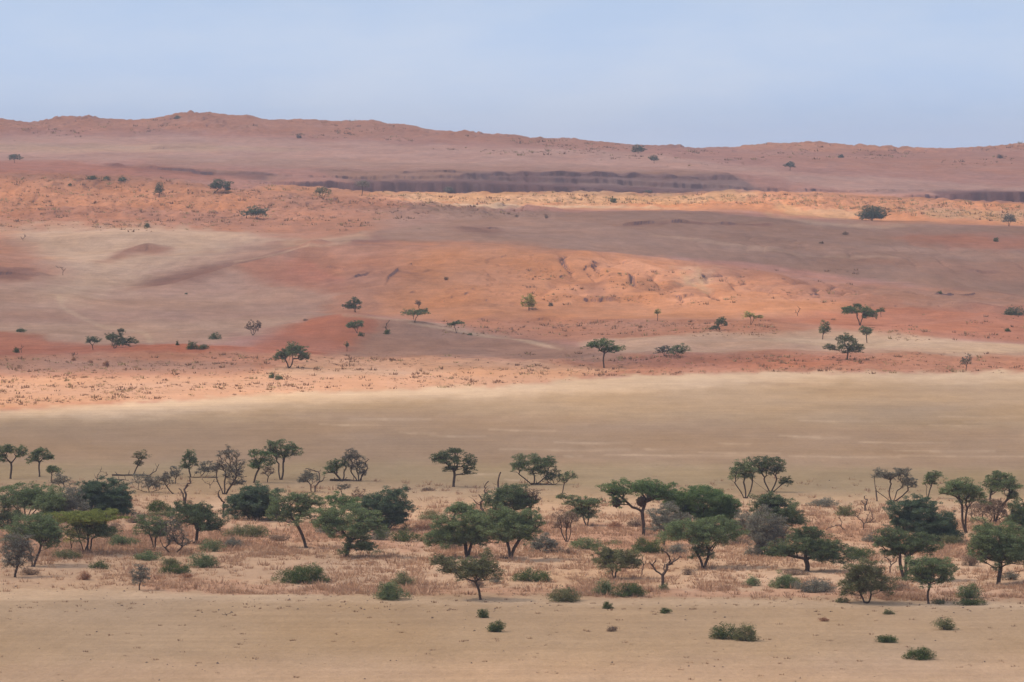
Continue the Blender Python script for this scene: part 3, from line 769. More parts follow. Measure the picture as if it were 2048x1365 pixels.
TREE_N = [0]
def tree(x, yb, crowns, label, leaf='g', group=None, name='camel_thorn_tree', dn=1.0, stems=1, lean=0.0, fork=.32, thick=1.0, flat=.55, twig=10, depth=None, cat='tree', spread=.12, clump=1.0, mixleaf=None, seed=0, deadwood=None, puff=1.0):
    TREE_N[0] += 1
    rg = np.random.default_rng(1000 + TREE_N[0] * 7 + seed)
    X, Y, Z = ground_at(x, yb); s = Y / F
    if yb > 1000 and dn > .7: dn *= 1.28
    full = (1.62 if yb > 1000 else 1.38) if dn > .5 else 1.15
    wide = 1.32 if yb > 1000 and dn > .5 else 1.10 if yb > 640 else 1.25
    ell = []
    for cx, cy, rx, ry in crowns:
        r2 = max(ry * full, min(rx * .42, ry * 1.7)); ell.append(((cx - x) * s, (yb - cy - (r2 - ry) * (.72 if yb > 1000 else .4)) * s, rx * wide * s, r2 * s))
    H = max(e[1] + e[3] for e in ell); low = min(e[1] - e[3] for e in ell)
    wmax = max(e[2] for e in ell)
    root = bpy.data.objects.new(name, None); COL.objects.link(root); root.location = (X, Y, Z)
    root.empty_display_size = .5
    root.rotation_euler = (0, 0, 0)
    tag(root, label, cat, group)
    px_ = s * 1.0
    lsz = max(.115, 1.6 * px_)
    CC = []; RR = []; NP = []; TG = []
    for (ex, ez, rx, rz) in ell:
        dy = depth * s if depth else min(wmax, max(rx * 1.0, rz)) * .85
        oy = rg.normal() * .25 * dy if len(ell) > 1 else 0
        # puffs of foliage on the crown's shell, a few inside
        rp_ = max(.34, min(.62, .30 * rx ** .6)) * clump
        area = math.pi * rx * rz
        n = int(max(7, 1.75 * area / (rp_ * rp_ * flat * 1.2)) * (.5 + .5 * min(dn, 1)))
        d = rand_dirs(rg, n * 2); d = d[d[:, 2] > -.55][:n]
        rad = rg.random(len(d)) ** .36
        irr = .98 + .46 * noise(d[:, 0] * 2.1 + ex * 3.1, d[:, 2] * 2.6 + TREE_N[0], 77)
        c = np.array([ex, oy, ez]) + d * rad[:, None] * irr[:, None] * np.array([max(rx - rp_ * .15, rx * .8), dy * .9, max(rz - rp_ * flat * .1, rz * .85)])
        CC.append(c)
        rr_ = rp_ * (.5 + .85 * rg.random(len(c)) ** 1.3)
        RR.append(np.stack([rr_, rr_, rr_ * flat], 1))
        tot = int(dn * 2.9 * (area / (lsz * lsz * .42)) * 1.0)
        NP.append(np.maximum(1, (tot / len(c) * (rr_ / rp_) ** 2)).astype(int))
        m = min(len(c), max(6, int(3.2 * twig * min(1.6, .5 + rx / 2.2))))
        pick = rg.choice(len(c), m, replace=False)
        TG.append(c[pick])
    CC = np.concatenate(CC); RR = np.concatenate(RR); NP = np.concatenate(NP); TG = np.concatenate(TG)
    Rt = .027 * H * thick / max(1, stems) ** .35
    cxm = sum(e[0] * e[2] for e in ell) / sum(e[2] for e in ell)
    fz = max(.18 * H, min(low + .35 * (H - low), fork * H))
    st = []
    for k in range(stems):
        a = (k - (stems - 1) / 2) * spread * H
        ph = rg.random() * 6.28
        tx = cxm * .45 * (fz / H) * 2 + a * 1.5 + lean * fz; ty = (rg.random() - .5) * .1 * H
        pts = []
        for q in range(5):
            t = q / 4
            pts.append((a * .25 + (tx - a * .25) * t + .04 * H * math.sin(ph + 3 * t) * t, ty * t, fz * t * (1 + .1 * rg.random() * (k > 0))))
        st.append(pts)
    segs, pos, tips = skeleton(rg, st, list(TG), Rt, max(.32, H * .06), max(.014, .3 * px_ ))
    # twigs into the puffs
    for t in tips:
        for _ in range(3):
            dd = rand_dirs(rg, 1)[0]; dd[2] = abs(dd[2]) * .6
            segs.append((pos[t], pos[t] + dd * .45, max(.012, .22 * px_), .008))
    v, fq = tubes(segs)
    mesh_obj('trunk', v, fq, 4, BARK, root, smooth=True)
    if dn > 0.02:
        v, ft = leaves(rg, CC, RR, NP, lsz)
        mesh_obj('crown', v, ft, 3, LEAF[leaf], root)
    return root

def dead(x, yb, tips_px, label, name='dead_tree', thick=1.0, twigs=6, cat='dead tree', group=None, stems=1, lean=0, fork=.25, wob=.22, seed=0, base=None, leaf=None, dn=0):
    """leafless wood: limbs run from the foot to the given tips"""
    TREE_N[0] += 1
    rg = np.random.default_rng(5000 + TREE_N[0] * 3 + seed)
    X, Y, Z = ground_at(x, yb); s = Y / F
    T = [np.array([(tx - x) * s, rg.normal() * .25 * abs(ty - yb) * s * .6, (yb - ty) * s]) for tx, ty in tips_px]
    H = max(t[2] for t in T); mx_ = np.mean([t[0] for t in T])
    st = []
    for k in range(stems):
        a = (k - (stems - 1) / 2) * .12 * H
        st.append([(a * .3 + (mx_ * .4 + a) * q * fork, 0, H * fork * q) for q in (0, .35, .7, 1)])
    segs, pos, tips = skeleton(rg, st, T, .03 * max(H, 1.2) * thick, max(.22, H * .07), max(.016, .33 * s), wob=wob, up=.1)
    n0 = len(pos)
    for i in range(4 * stems, n0):
        if rg.random() < twigs / 10:
            dd = rand_dirs(rg, 1)[0]; dd[2] = abs(dd[2]); L_ = (.10 + .14 * rg.random()) * H
            m = pos[i] + dd * L_ * .5; e = m + (dd + rand_dirs(rg, 1)[0] * .5) * L_ * .5
            r_ = max(.016, .30 * s); segs.append((pos[i], m, r_ * 1.3, r_)); segs.append((m, e, r_, r_ * .6))
    v, fq = tubes(segs)
    o = mesh_obj(name, v, fq, 4, DEADWOOD, None, smooth=True)
    o.location = (X, Y, Z); tag(o, label, cat, group)
    if leaf:
        c = np.array([pos[i] for i in tips for _ in range(2)]); v, ft = leaves(rg, c, np.full((len(c), 3), .12 * H), np.full(len(c), int(14 * dn)), max(.1, 1.5 * s))
        mesh_obj('crown', v, ft, 3, LEAF[leaf], o)
    return o

def shrub(x, yb, rx, h, label, leaf='k', group=None, name='low_shrub', dn=1.0, lumps=None, cat='shrub', stems=True, flat=.75, seed=0, ragged=.18):
    """bush sitting on the ground: rx half width, h height in px of the photograph"""
    TREE_N[0] += 1
    rg = np.random.default_rng(9000 + TREE_N[0] * 5 + seed)
    X, Y, Z = ground_at(x, yb); s = Y / F
    if group == 'low shrubs among the dry grass' and h < 30: rx, h = rx * 1.14, h * 1.12
    w_, H = rx * s, h * s
    small = rx < 9
    lsz = max(.10, 1.5 * s)
    dy = w_ * .75
    rp_ = max(.16, min(.5, .34 * min(w_, H * 1.3)))
    area = math.pi * w_ * H * .6
    n = int(max(8, 3.0 * area / (rp_ * rp_)))
    d = rand_dirs(rg, n); d[:, 2] = np.abs(d[:, 2])
    rad = rg.random(n) ** .4
    prof = 1 + ragged * 1.6 * noise(d[:, 0] * 2.6 + TREE_N[0], d[:, 1] * 2.6, 88)
    c = d * rad[:, None] * np.array([w_ - rp_ * .6, dy, max(.1, H - rp_ * .7)]) * prof[:, None]
    c[:, 2] += rp_ * .25
    rr_ = rp_ * (.6 + .8 * rg.random(n))
    tot = dn * 2.6 * area / (lsz * lsz * .42)
    npp = np.maximum(2, (tot / n * (rr_ / rp_) ** 2)).astype(int)
    v, ft = leaves(rg, c, np.stack([rr_, rr_, rr_ * flat], 1), npp, lsz)
    v[:, 2] = np.maximum(v[:, 2], -.05)
    if small or not stems:
        o = mesh_obj(name, v, ft, 3, LEAF[leaf]); o.location = (X, Y, Z); tag(o, label, cat, group); return o
    root = bpy.data.objects.new(name, None); COL.objects.link(root); root.location = (X, Y, Z); tag(root, label, cat, group)
    mesh_obj('foliage', v, ft, 3, LEAF[leaf], root)
    segs = []
    for k in range(int(8 + w_ * 5)):
        t = c[rg.integers(n)] * (1.0 + .22 * rg.random()); a0 = np.array([t[0] * .06, t[1] * .06, -.1])
        m_ = (a0 + t) / 2 + rg.normal(size=3) * .06 * w_
        m_[2] = max(m_[2], .08); segs += [(a0, m_, .045, .022), (m_, t, .022, .012)]
    v, fq = tubes(segs, 4)
    mesh_obj('branches', v, fq, 4, DEADWOOD, root)
    return root
# ------------------------------------------------------------------ the plants, one call each (picture px: foot, then crown ellipses)
GA = 'camel thorn trees in the dry river strip'
GB = 'low shrubs among the dry grass'
GD = 'bare dead trees of the river strip'
GS = 'small shrubs on the open foreground sand'
GF = 'scattered trees on the red dune slopes'
GH = 'small shrubs on the red dune slopes'

# back edge of the strip, standing against the open pan
tree(21, 958, [(15,898,18,12),(43,905,13,13),(3,916,11,13)], 'tall grey green tree cut by the left edge, backed by the open pan', 'g', GA, stems=1, fork=.42, flat=.5)
tree(79, 954, [(80,905,18,12),(68,918,15,10),(95,915,14,8)], 'second tree from the left edge on the open pan, rounded crown on single trunk', 'g', GA, fork=.45)
tree(103, 966, [(106,940,19,9)], 'small umbrella tree just right of the two tall trees at the left edge', 'g', GA, fork=.4)
tree(124, 988, [(122,962,25,11)], 'pale thin small tree between small umbrella tree and big blue green round tree', 's', GA, dn=.6, stems=2)
tree(268, 949, [(279,912,17,9),(277,926,10,8)], 'little leaning tree with a bent bare trunk above the fallen logs', 'o', GA, dn=.6, lean=.25, fork=.5)
dead(194, 966, [(204,936),(198,948),(212,944),(214,950),(190,952)], 'thin pale dead sapling with wispy twigs left of the fallen logs', name='dead_sapling', group=GD)
tree(381, 955, [(377,913,13,11),(370,930,11,11),(388,924,9,10)], 'narrow grey-green tree on the pan, left of the twiggy half-bare tall tree', 'g', GA, fork=.3)
tree(351, 968, [(349,946,12,10)], 'small round grey tree between the low sprawling tree and the narrow tree on the pan', 's', GA, fork=.3)
tree(402, 953, [(415,937,20,11)], 'low bushy grey tree leaning right over a dead log on the pan', 's', GA, lean=.4, fork=.3)
tree(449, 989, [(458,910,21,17),(440,935,14,14),(470,940,22,20),(474,965,20,14)], 'tall half-bare tree with twiggy brown top and grey lower foliage', 's', GA, dn=.42, stems=3, twig=24, fork=.35)
tree(562, 960, [(556,889,26,7),(586,902,16,11),(566,908,18,12),(545,902,15,9)], 'tall flat topped tree with forked trunk, right of the leaning green tree on the pan', 'g', GA, stems=2, fork=.4, flat=.45)
tree(508, 966, [(522,907,22,9),(524,924,22,10),(512,930,10,8)], 'leaning tree with layered bright green crown, touching the tall flat topped tree', 'G', GA, fork=.4, lean=.15, flat=.45)
tree(535, 965, [(536,942,12,12)], 'thin reddish-grey little tree at the foot of the pair of green trees', 'w', GA, dn=.4)
tree(623, 985, [(617,954,18,10),(605,962,12,5)], 'small grey tree with a bare limb reaching to the right, alone on pale sand', 's', GA, fork=.3)
dead(630, 985, [(648,953),(645,962),(611,938),(628,942)], 'bare forked limb wood rising beside the small grey tree on pale sand', name='dead_branch', group=GD, cat='dead wood')
tree(684, 963, [(687,928,10,11),(663,938,15,12),(672,930,10,10)], 'tree with thick black trunk and low left crown, next to fallen dark limbs', 'g', GA, thick=1.8, stems=2, fork=.3, spread=.2)
tree(717, 963, [(701,911,17,11),(714,928,20,16),(725,945,9,7)], 'airy grey tree with several thin trunks right beside the black-trunked tree', 's', GA, dn=.75, stems=3, fork=.3, twig=16)
dead(722, 963, [(737,919),(733,932),(730,945)], 'single dark dead limb slanting up to the right of the airy grey tree', name='dead_branch', group=GD, cat='dead wood')
tree(907, 974, [(896,916,31,15),(908,902,16,6),(939,922,13,14),(938,942,13,10),(905,936,18,8),(875,918,15,6)], 'lone dark grey-green tree with short straight trunk, in the middle of the open pan', 'd', GA, fork=.38, thick=1.25, dn=1.0, twig=14)
tree(1068, 970, [(1068,922,38,12),(1040,932,18,11),(1075,940,20,12),(1098,924,14,13)], 'wide domed tree with several trunks on the open pan right of the lone dark tree', 'g', GA, stems=3, spread=.3, fork=.35, thick=1.1, flat=.5)
tree(1108, 970, [(1110,951,15,10),(1096,955,10,9)], 'low dark tangled tree right under the wide domed tree on the pan', 'd', GA, stems=3, spread=.25, fork=.25, dn=.8, thick=1.2)
tree(1121, 998, [(1138,952,15,8),(1126,960,10,5)], 'spindly tree with a thin bare trunk and small tilted crown right of the tangled tree', 'g', GA, dn=.8, fork=.55, lean=.12, thick=.7)
tree(1491, 997, [(1477,946,17,16),(1490,936,18,14),(1500,950,14,12)], 'left tree of the tall dark pair on the pan at right, V shaped trunks', 'g', GA, stems=3, fork=.4, spread=.15, flat=.5)
tree(1541, 984, [(1515,926,24,12),(1545,927,25,13),(1555,940,16,8),(1572,963,15,8),(1528,940,16,10)], 'right tree of the tall dark pair on the pan, with a low right limb', 'd', GA, stems=4, fork=.35, spread=.22, flat=.5, thick=1.1)
tree(1785, 1003, [(1763,947,15,9),(1802,944,15,9),(1817,963,15,9),(1777,952,8,6)], 'vase-shaped tree with many bare upright limbs and small tufts of leaves on top', 's', GA, dn=.85, stems=4, fork=.3, spread=.2, thick=1.1)
tree(1855, 996, [(1866,952,20,9),(1862,962,14,9)], 'small flat-crowned green tree right of the vase-shaped tree', 'g', GA, stems=2, fork=.4)
dead(1754, 1003, [(1752,981)], 'single thin dead post-like stem left of the vase-shaped tree', name='dead_snag', group=GD, thick=2.2, twigs=1, cat='dead wood', wob=.05)
dead(1730, 1022, [(1729,993),(1735,1000),(1724,1002),(1733,1008)], 'upright dead stem with short twigs above the bare many-branched tree', name='dead_snag', group=GD, thick=2, cat='dead wood')
tree(1932, 1066, [(1914,969,30,11),(1925,976,24,12),(1944,988,26,15),(1890,982,13,7)], 'tall tree with wide layered crown and dark trunk, left of the tallest right edge tree', 'g', GA, fork=.42, lean=-.05, thick=1.0, flat=.5, stems=2, spread=.06)
tree(1990, 1046, [(2000,951,22,10),(2010,966,27,14),(1992,966,18,8),(2025,985,11,14)], 'tallest tree near the right edge, green top over a mass of bare brown branches', 'g', GA, stems=2, fork=.35, twig=26, dn=.85, flat=.5)
tree(1975, 1048, [(1966,1012,32,16),(1995,1015,24,15)], 'brown leafless-looking thicket under the tallest tree near the right edge', 'w', GA, dn=.55, stems=4, twig=22, fork=.25, spread=.25)
dead(1727, 1060, [(1712,1022),(1722,1020),(1740,1026),(1748,1036),(1752,1042),(1736,1018),(1708,1030),(1744,1030)], 'bare many-branched dead tree beside the big round blue-green tree on the right', group=GD, thick=1.0, twigs=9, fork=.3)
dead(1690, 1063, [(1678,1030),(1684,1046),(1658,1056),(1652,1060),(1670,1052)], 'fallen reddish-brown dead branches left of the bare many-branched tree', name='fallen_branch', group=GD, cat='dead wood', fork=.1)

# large trees of the middle
tree(54, 1036, [(54,983,46,15),(40,996,32,14),(75,996,34,16)], 'wide umbrella tree with three splayed trunks near the left edge', 'g', GA, stems=4, fork=.45, spread=.18, flat=.45)
tree(12, 1058, [(14,1012,24,26),(8,1038,26,22)], 'nearly black bare-branched thicket tree at the left edge below the umbrella tree', 'd', GA, dn=.55, stems=4, twig=22)
tree(98, 1046, [(103,1000,30,20),(92,1018,20,16)], 'rounded tree partly behind the wide umbrella tree near the left edge', 'g', GA, stems=2)
tree(136, 1042, [(137,1000,33,20),(125,1008,20,18)], 'dull grey-green tree touching the left side of the big blue-green round tree', 's', GA, stems=2, dn=1.1)
tree(212, 1032, [(206,986,46,22),(215,1004,46,24),(180,985,26,18),(240,1000,20,22)], 'big round blue-green tree above the bright lime tree', 'b', GA, stems=4, fork=.2, spread=.2, dn=1.5)
tree(168, 1106, [(171,1029,56,9),(160,1034,44,8),(190,1032,40,8)], 'flat-topped bright lime-green tree on the left', 'l', GA, stems=2, fork=.35, dn=1.5, flat=.35, clump=.9)
tree(178, 1104, [(187,1052,44,20),(178,1044,30,12)], 'grey-green tree whose crown hangs directly below the lime canopy', 'g', GA, stems=2, dn=1.0)
tree(66, 1134, [(73,1055,44,22),(103,1074,17,16),(48,1062,28,14),(95,1058,24,16)], 'full grey-green tree at the lower left with a double trunk', 'g', GA, stems=2, fork=.4, spread=.12, dn=1.15)
tree(30, 1155, [(34,1080,28,16),(27,1108,22,22),(44,1100,20,18)], 'airy twiggy tree in the lower left corner of the grass strip, its fine branches showing', 's', GA, dn=.62, fork=.25, twig=22)
tree(142, 1102, [(141,1076,17,14)], 'tiny yellow-green sapling left of the lime tree trunk', 'y', GA, dn=.5, fork=.2, cat='tree')
tree(298, 985, [(287,960,25,10),(305,968,18,9)], 'low sprawling grey tree just below the fallen logs', 's', GA, dn=.65, stems=3, spread=.5, fork=.2)
tree(346, 988, [(322,962,20,9),(333,952,10,8)], 'sprawling low tree leaning far left, right of its grey twin below the fallen logs', 's', GA, dn=.6, lean=-.5, fork=.35)
dead(369, 1010, [(380,955),(376,972),(364,985),(358,978),(372,990),(382,965)], 'dead forked tree with one tall crooked limb, left of the half-bare tall tree', group=GD, thick=1.2, stems=2)
dead(447, 1036, [(440,980),(436,992),(462,1010),(450,1005)], 'tall crooked dead trunk left of the huge dark tree', group=GD, thick=1.3)
dead(420, 977, [(404,958),(410,966),(430,958),(437,962)], 'small spreading dead shrub under the low bushy grey tree', name='dead_shrub', group=GD)
tree(389, 1087, [(385,1030,44,20),(420,1044,30,17),(372,1014,22,10),(400,1016,26,12)], 'dark gnarled tree with heavy black limbs in the left third', 'd', GA, dn=.8, stems=2, twig=20, thick=1.6, fork=.28)
tree(308, 1100, [(304,1046,29,16),(318,1062,18,12)], 'grey-green tree with crooked trunks right of the lime tree', 'g', GA, stems=2, fork=.4)
tree(345, 1108, [(345,1056,27,20),(355,1080,30,18)], 'sprawling tangle of bare twisting branches between the crooked tree and the dark gnarled tree', 's', GA, dn=.32, stems=4, spread=.4, twig=26, fork=.2, thick=1.2)
tree(504, 1040, [(516,988,36,24),(500,1006,38,28),(530,1010,22,22),(486,1000,22,22)], 'huge dense dark blue-green tree in the left third', 'b', GA, stems=3, fork=.18, dn=1.6)
tree(612, 1096, [(592,994,24,10),(627,1000,21,11),(604,1020,34,20),(562,1014,24,22)], 'open grey-green tree with a slanting trunk right of the huge dark tree', 'g', GA, lean=-.22, fork=.45, stems=1, dn=.85, twig=14)
tree(684, 998, [(687,974,14,6)], 'tiny umbrella tree peeking above the leafy trees in the left centre', 's', GA, dn=.7)
tree(676, 1044, [(679,998,23,11),(700,1008,24,12)], 'fresh green tree between the open grey-green tree and the round blackish tree', 'G', GA, stems=2)
tree(716, 1022, [(717,992,17,13)], 'brownish half-bare tree top left of the round blackish tree', 'w', GA, dn=.5, twig=18)
tree(771, 1062, [(752,1004,40,24),(793,1010,26,27),(774,1032,32,20)], 'round blackish-green tree in the left centre', 'b', GA, stems=4, dn=1.45, fork=.2)
tree(694, 1114, [(690,1032,46,18),(738,1048,28,18),(655,1038,24,15),(700,1058,36,14),(720,1088,30,13)], 'large leafy tree with crown in two tiers in front of the round blackish tree', 'g', GA, dn=1.15, thick=1.4, fork=.3, twig=13)
tree(935, 1114, [(934,1032,42,21),(888,1062,32,24),(966,1060,36,24),(918,1016,24,8),(930,1066,30,18)], 'broad large tree with a heavy forked trunk near the centre', 'g', GA, dn=1.2, stems=2, fork=.33, thick=1.5, twig=14, spread=.1)
tree(1020, 1050, [(1024,990,38,18),(1010,1002,30,16),(1050,1002,18,14)], 'very dark green tree behind the broad central pair', 'd', GA, dn=1.5, stems=2)
tree(1062, 1048, [(1066,992,20,15)], 'bare fine-twigged side of a tree right of the very dark green one', 'w', GA, dn=.3, twig=30, fork=.4)
dead(966, 1040, [(977,963),(961,1006),(970,1000),(948,1000),(975,985),(958,990)], 'dead forked branches rising left of the very dark green tree', group=GD)
dead(992, 1030, [(1001,945),(996,965)], 'thin tall dead stick above the very dark green tree', name='dead_snag', group=GD, twigs=2, thick=.8, cat='dead wood', wob=.1)
tree(1020, 1118, [(1014,1036,40,24),(1040,1056,34,24),(1000,1030,26,18),(1058,1040,22,16)], 'large tree with leaning dark trunk right of the broad central tree', 'g', GA, dn=1.1, lean=.15, stems=2, thick=1.4, fork=.35, twig=18)
tree(1085, 1106, [(1087,1084,26,17)], 'round brownish-grey bush-like tree right of the leaning central trunk', 's', GA, dn=.95, stems=3, fork=.15)
tree(1134, 1084, [(1135,1036,30,15),(1126,1050,22,12)], 'bare brown tree with upcurved limbs right of the centre', 'w', GA, dn=.45, stems=3, twig=26, fork=.4, thick=1.0)
tree(1174, 1052, [(1164,1003,28,9),(1168,1022,26,13),(1132,993,17,4),(1190,1000,14,5)], 'dark-stemmed tree with a flat left wing of foliage, right of the centre', 'g', GA, stems=2, fork=.35, twig=14, flat=.45)
tree(1286, 1072, [(1268,975,46,11),(1234,988,12,18),(1320,985,27,15),(1300,975,30,10)], 'tall tree carrying dark hanging bird nests, its crown flat and green', 'G', GA, fork=.4, thick=1.35, twig=13, flat=.42, dn=1.15, stems=2, spread=.04)
tree(1400, 1066, [(1410,990,54,14),(1356,1002,26,18),(1400,1014,50,20),(1456,1012,22,22),(1430,1026,34,16)], 'widest bright-topped green tree right of the tree with nests', 'G', GA, dn=1.5, stems=3, fork=.25, twig=12)
tree(1328, 1092, [(1333,1028,32,17),(1326,1046,26,14)], 'soft grey tree before the gap between nest tree and widest green tree', 's', GA, dn=1.0, thick=.9)
tree(1407, 1138, [(1401,1055,54,20),(1436,1052,40,18),(1368,1060,32,15),(1404,1100,18,13),(1410,1074,36,12)], 'broad tree with leafy sprouts round its trunk in front of the widest green tree', 'g', GA, dn=1.1, thick=1.2, stems=2, twig=16)
tree(1229, 1158, [(1230,1112,38,20),(1258,1116,18,13),(1208,1106,20,14)], 'small feathery tree with a V trunk near the lower centre right', 'o', GA, dn=.9, fork=.22, stems=2, spread=.1, twig=18)
tree(1560, 1066, [(1544,996,28,13),(1556,1020,38,18),(1580,1032,22,18),(1536,1012,24,16)], 'tall dark green tree behind the big silver-grey bush tree', 'd', GA, dn=1.2, stems=2)
tree(1496, 1076, [(1494,1040,30,18),(1508,1050,20,16)], 'dark grey twiggy tree left of the big silver-grey bush tree', 's', GA, dn=.7, stems=4, twig=20)
tree(1530, 1110, [(1535,1050,34,26),(1530,1074,26,22)], 'big silver-grey bush tree full of fine twigs right of centre', 's', GA, dn=1.0, stems=5, twig=26, fork=.15)
tree(1614, 1143, [(1609,1084,42,20),(1668,1104,34,18),(1560,1100,30,12),(1616,1062,24,10),(1640,1092,36,16)], 'low wide-spreading tree with horizontal black limbs at lower right', 'd', GA, dn=1.05, stems=1, thick=2.0, fork=.25, twig=16)
tree(1853, 1084, [(1826,1012,40,18),(1853,1038,52,28),(1806,1036,22,16),(1870,1062,40,18)], 'big round blue-green tree at right behind the lone trunk-forked tree', 'b', GA, dn=1.6, stems=3, fork=.2)
tree(1809, 1161, [(1775,1076,30,14),(1815,1084,35,18),(1850,1086,24,15),(1800,1098,26,12)], 'tree with thick double trunk and dark crown before the big round right hand tree', 'd', GA, dn=1.15, stems=2, fork=.45, spread=.1, thick=1.5)
tree(1997, 1169, [(2003,1074,48,27),(2030,1100,30,26),(1966,1084,24,20),(1990,1104,30,18)], 'large full tree with straight dark trunk nearest the right edge', 'g', GA, dn=1.2, thick=1.3, fork=.35, twig=16)
tree(2042, 1090, [(2040,1024,24,20),(2050,1044,26,22)], 'dark green tree cut off by the right edge behind the large full tree', 'd', GA, dn=1.3, stems=2)
tree(1733, 1207, [(1731,1136,33,15),(1742,1158,40,24),(1712,1160,22,22)], 'nearest dome-shaped bushy tree of fine branches at lower right', 'o', GA, dn=.95, fork=.18, twig=28, stems=3, spread=.1)
tree(1857, 1208, [(1859,1130,40,16),(1859,1150,36,16)], 'neat round-crowned tree with one slender trunk at lower right', 'g', GA, dn=1.35, fork=.32, twig=16, thick=.9)
tree(961, 1200, [(923,1130,40,17),(970,1130,25,22),(880,1118,15,9),(945,1142,26,14)], 'nearest tree below centre, grey-green crown swept to the left over a thin trunk', 'o', GA, dn=1.0, fork=.38, twig=16)
tree(279, 1181, [(279,1147,14,14)], 'small single-stemmed round sapling at the lower left edge of the grass', 's', GA, dn=.8, fork=.35)
dead(1325, 1180, [(1311,1120),(1322,1098),(1363,1114),(1350,1118),(1300,1126),(1338,1112),(1330,1130),(1345,1128)], 'bare dead tree with one limb reaching right and green growth at its foot', group=GD, twigs=8, thick=1.3)
shrub(1328, 1181, 12, 16, 'wispy green growth round the foot of the bare dead tree', 'o', GB, dn=.6)
dead(1284, 1150, [(1278,1118),(1286,1112),(1292,1122)], 'small bare sapling between the feathery tree and the bare dead tree', name='dead_sapling', group=GD)
dead(1780, 1146, [(1765,1098),(1770,1115),(1792,1122),(1796,1110)], 'slender bare sapling left of the thick double trunk at lower right', name='dead_sapling', group=GD)

# fallen wood
def log(pts, r, label, group=GD):
    TREE_N[0] += 1
    rg = np.random.default_rng(TREE_N[0] + 333)
    X, Y, Z = ground_at(*pts[0]); s = Y / F; segs = []
    P = [np.array([(a - pts[0][0]) * s, i * .25 * (-1) ** i, max(r * .6, (pts[0][1] - b) * s)]) for i, (a, b) in enumerate(pts)]
    for i in range(len(P) - 1):
        m = (P[i] + P[i + 1]) / 2 + rg.normal(size=3) * .06
        ra = r * (1 - i / len(P)); rb = r * (1 - (i + .5) / len(P)); rc = r * (1 - (i + 1) / len(P))
        segs += [(P[i], m, ra, rb), (m, P[i + 1], rb, max(rc, .05))]
        segs.append((m, m + np.array([rg.normal() * .3, rg.normal() * .3, .35 + .5 * rg.random()]), rb * .5, .03))
    v, fq = tubes(segs, 7)
    o = mesh_obj('fallen_log', v, fq, 4, BARK, smooth=True); o.location = (X, Y, Z - .05); tag(o, label, 'log', group)
log([(224,952),(245,954),(270,955),(300,952),(311,943),(319,928)], .22, 'long dark fallen trunk on the pan whose right end rises')
log([(214,961),(228,959),(246,962),(258,962)], .2, 'shorter dark fallen trunk lying just in front of the long one')
log([(436,956),(420,955),(400,955),(376,953)], .14, 'thin dark log lying across the pan under the low bushy grey tree')
log([(660,962),(680,963),(700,962),(715,964)], .25, 'thick black fallen limbs between the two tree trunks left of centre')
log([(1062,970),(1085,969),(1104,970)], .22, 'dark fallen limb beneath the wide domed tree on the pan')
log([(1744,1021),(1728,1021),(1738,1023)], .1, 'thin dead stick lying by the upright dead stem at right')
log([(1000,1118),(1012,1115),(1024,1117)], .2, 'short fallen bough at the foot of the leaning central tree')

# hanging nests in the tall tree right of centre
def nest(px_, py_, w_, h_, label):
    TREE_N[0] += 1
    rg = np.random.default_rng(TREE_N[0] + 40)
    _, Y, Z = ground_at(1286, 1072); s = Y / F
    X = (px_ - 1024) * s; zc = y_to_z(py_, Y)
    # dense clump of straw, blunt below: many short straws round a solid lumpy core
    n = 14; th = np.linspace(0, 2 * math.pi, n, endpoint=False); lv = np.linspace(-1, 1, 9); vs = []
    for k in lv:
        rr = math.sqrt(max(0, 1 - abs(k) ** 3.2)) * (1 if k > -.9 else .6) + .05
        for t in th: 
            j = 1 + .22 * rg.normal() * .6
            vs.append((w_ * s * rr * math.cos(t) * j, w_ * s * rr * math.sin(t) * j, h_ * s * k + .05 * rg.normal()))
    vs = np.array(vs); fs = []
    for a in range(8):
        for b in range(n): fs.append((a * n + b, a * n + (b + 1) % n, (a + 1) * n + (b + 1) % n, (a + 1) * n + b))
    o = mesh_obj('bird_nest', vs, np.array(fs), 4, NEST); o.location = (X, Y, zc)
    c = vs * .95; v, ft = leaves(rg, c, np.full((len(c), 3), .12), np.full(len(c), 7), .13)
    mesh_obj('straw', v, ft, 3, NEST, o); tag(o, label, 'nest', 'hanging nests in the tall tree')
nest(1233, 1006, 7, 9, 'blocky dark straw nest hanging under the left tip of the flat green crown')
nest(1283, 1003, 8, 10, 'dark rounded straw nest hanging inside the fork of the tall tree')

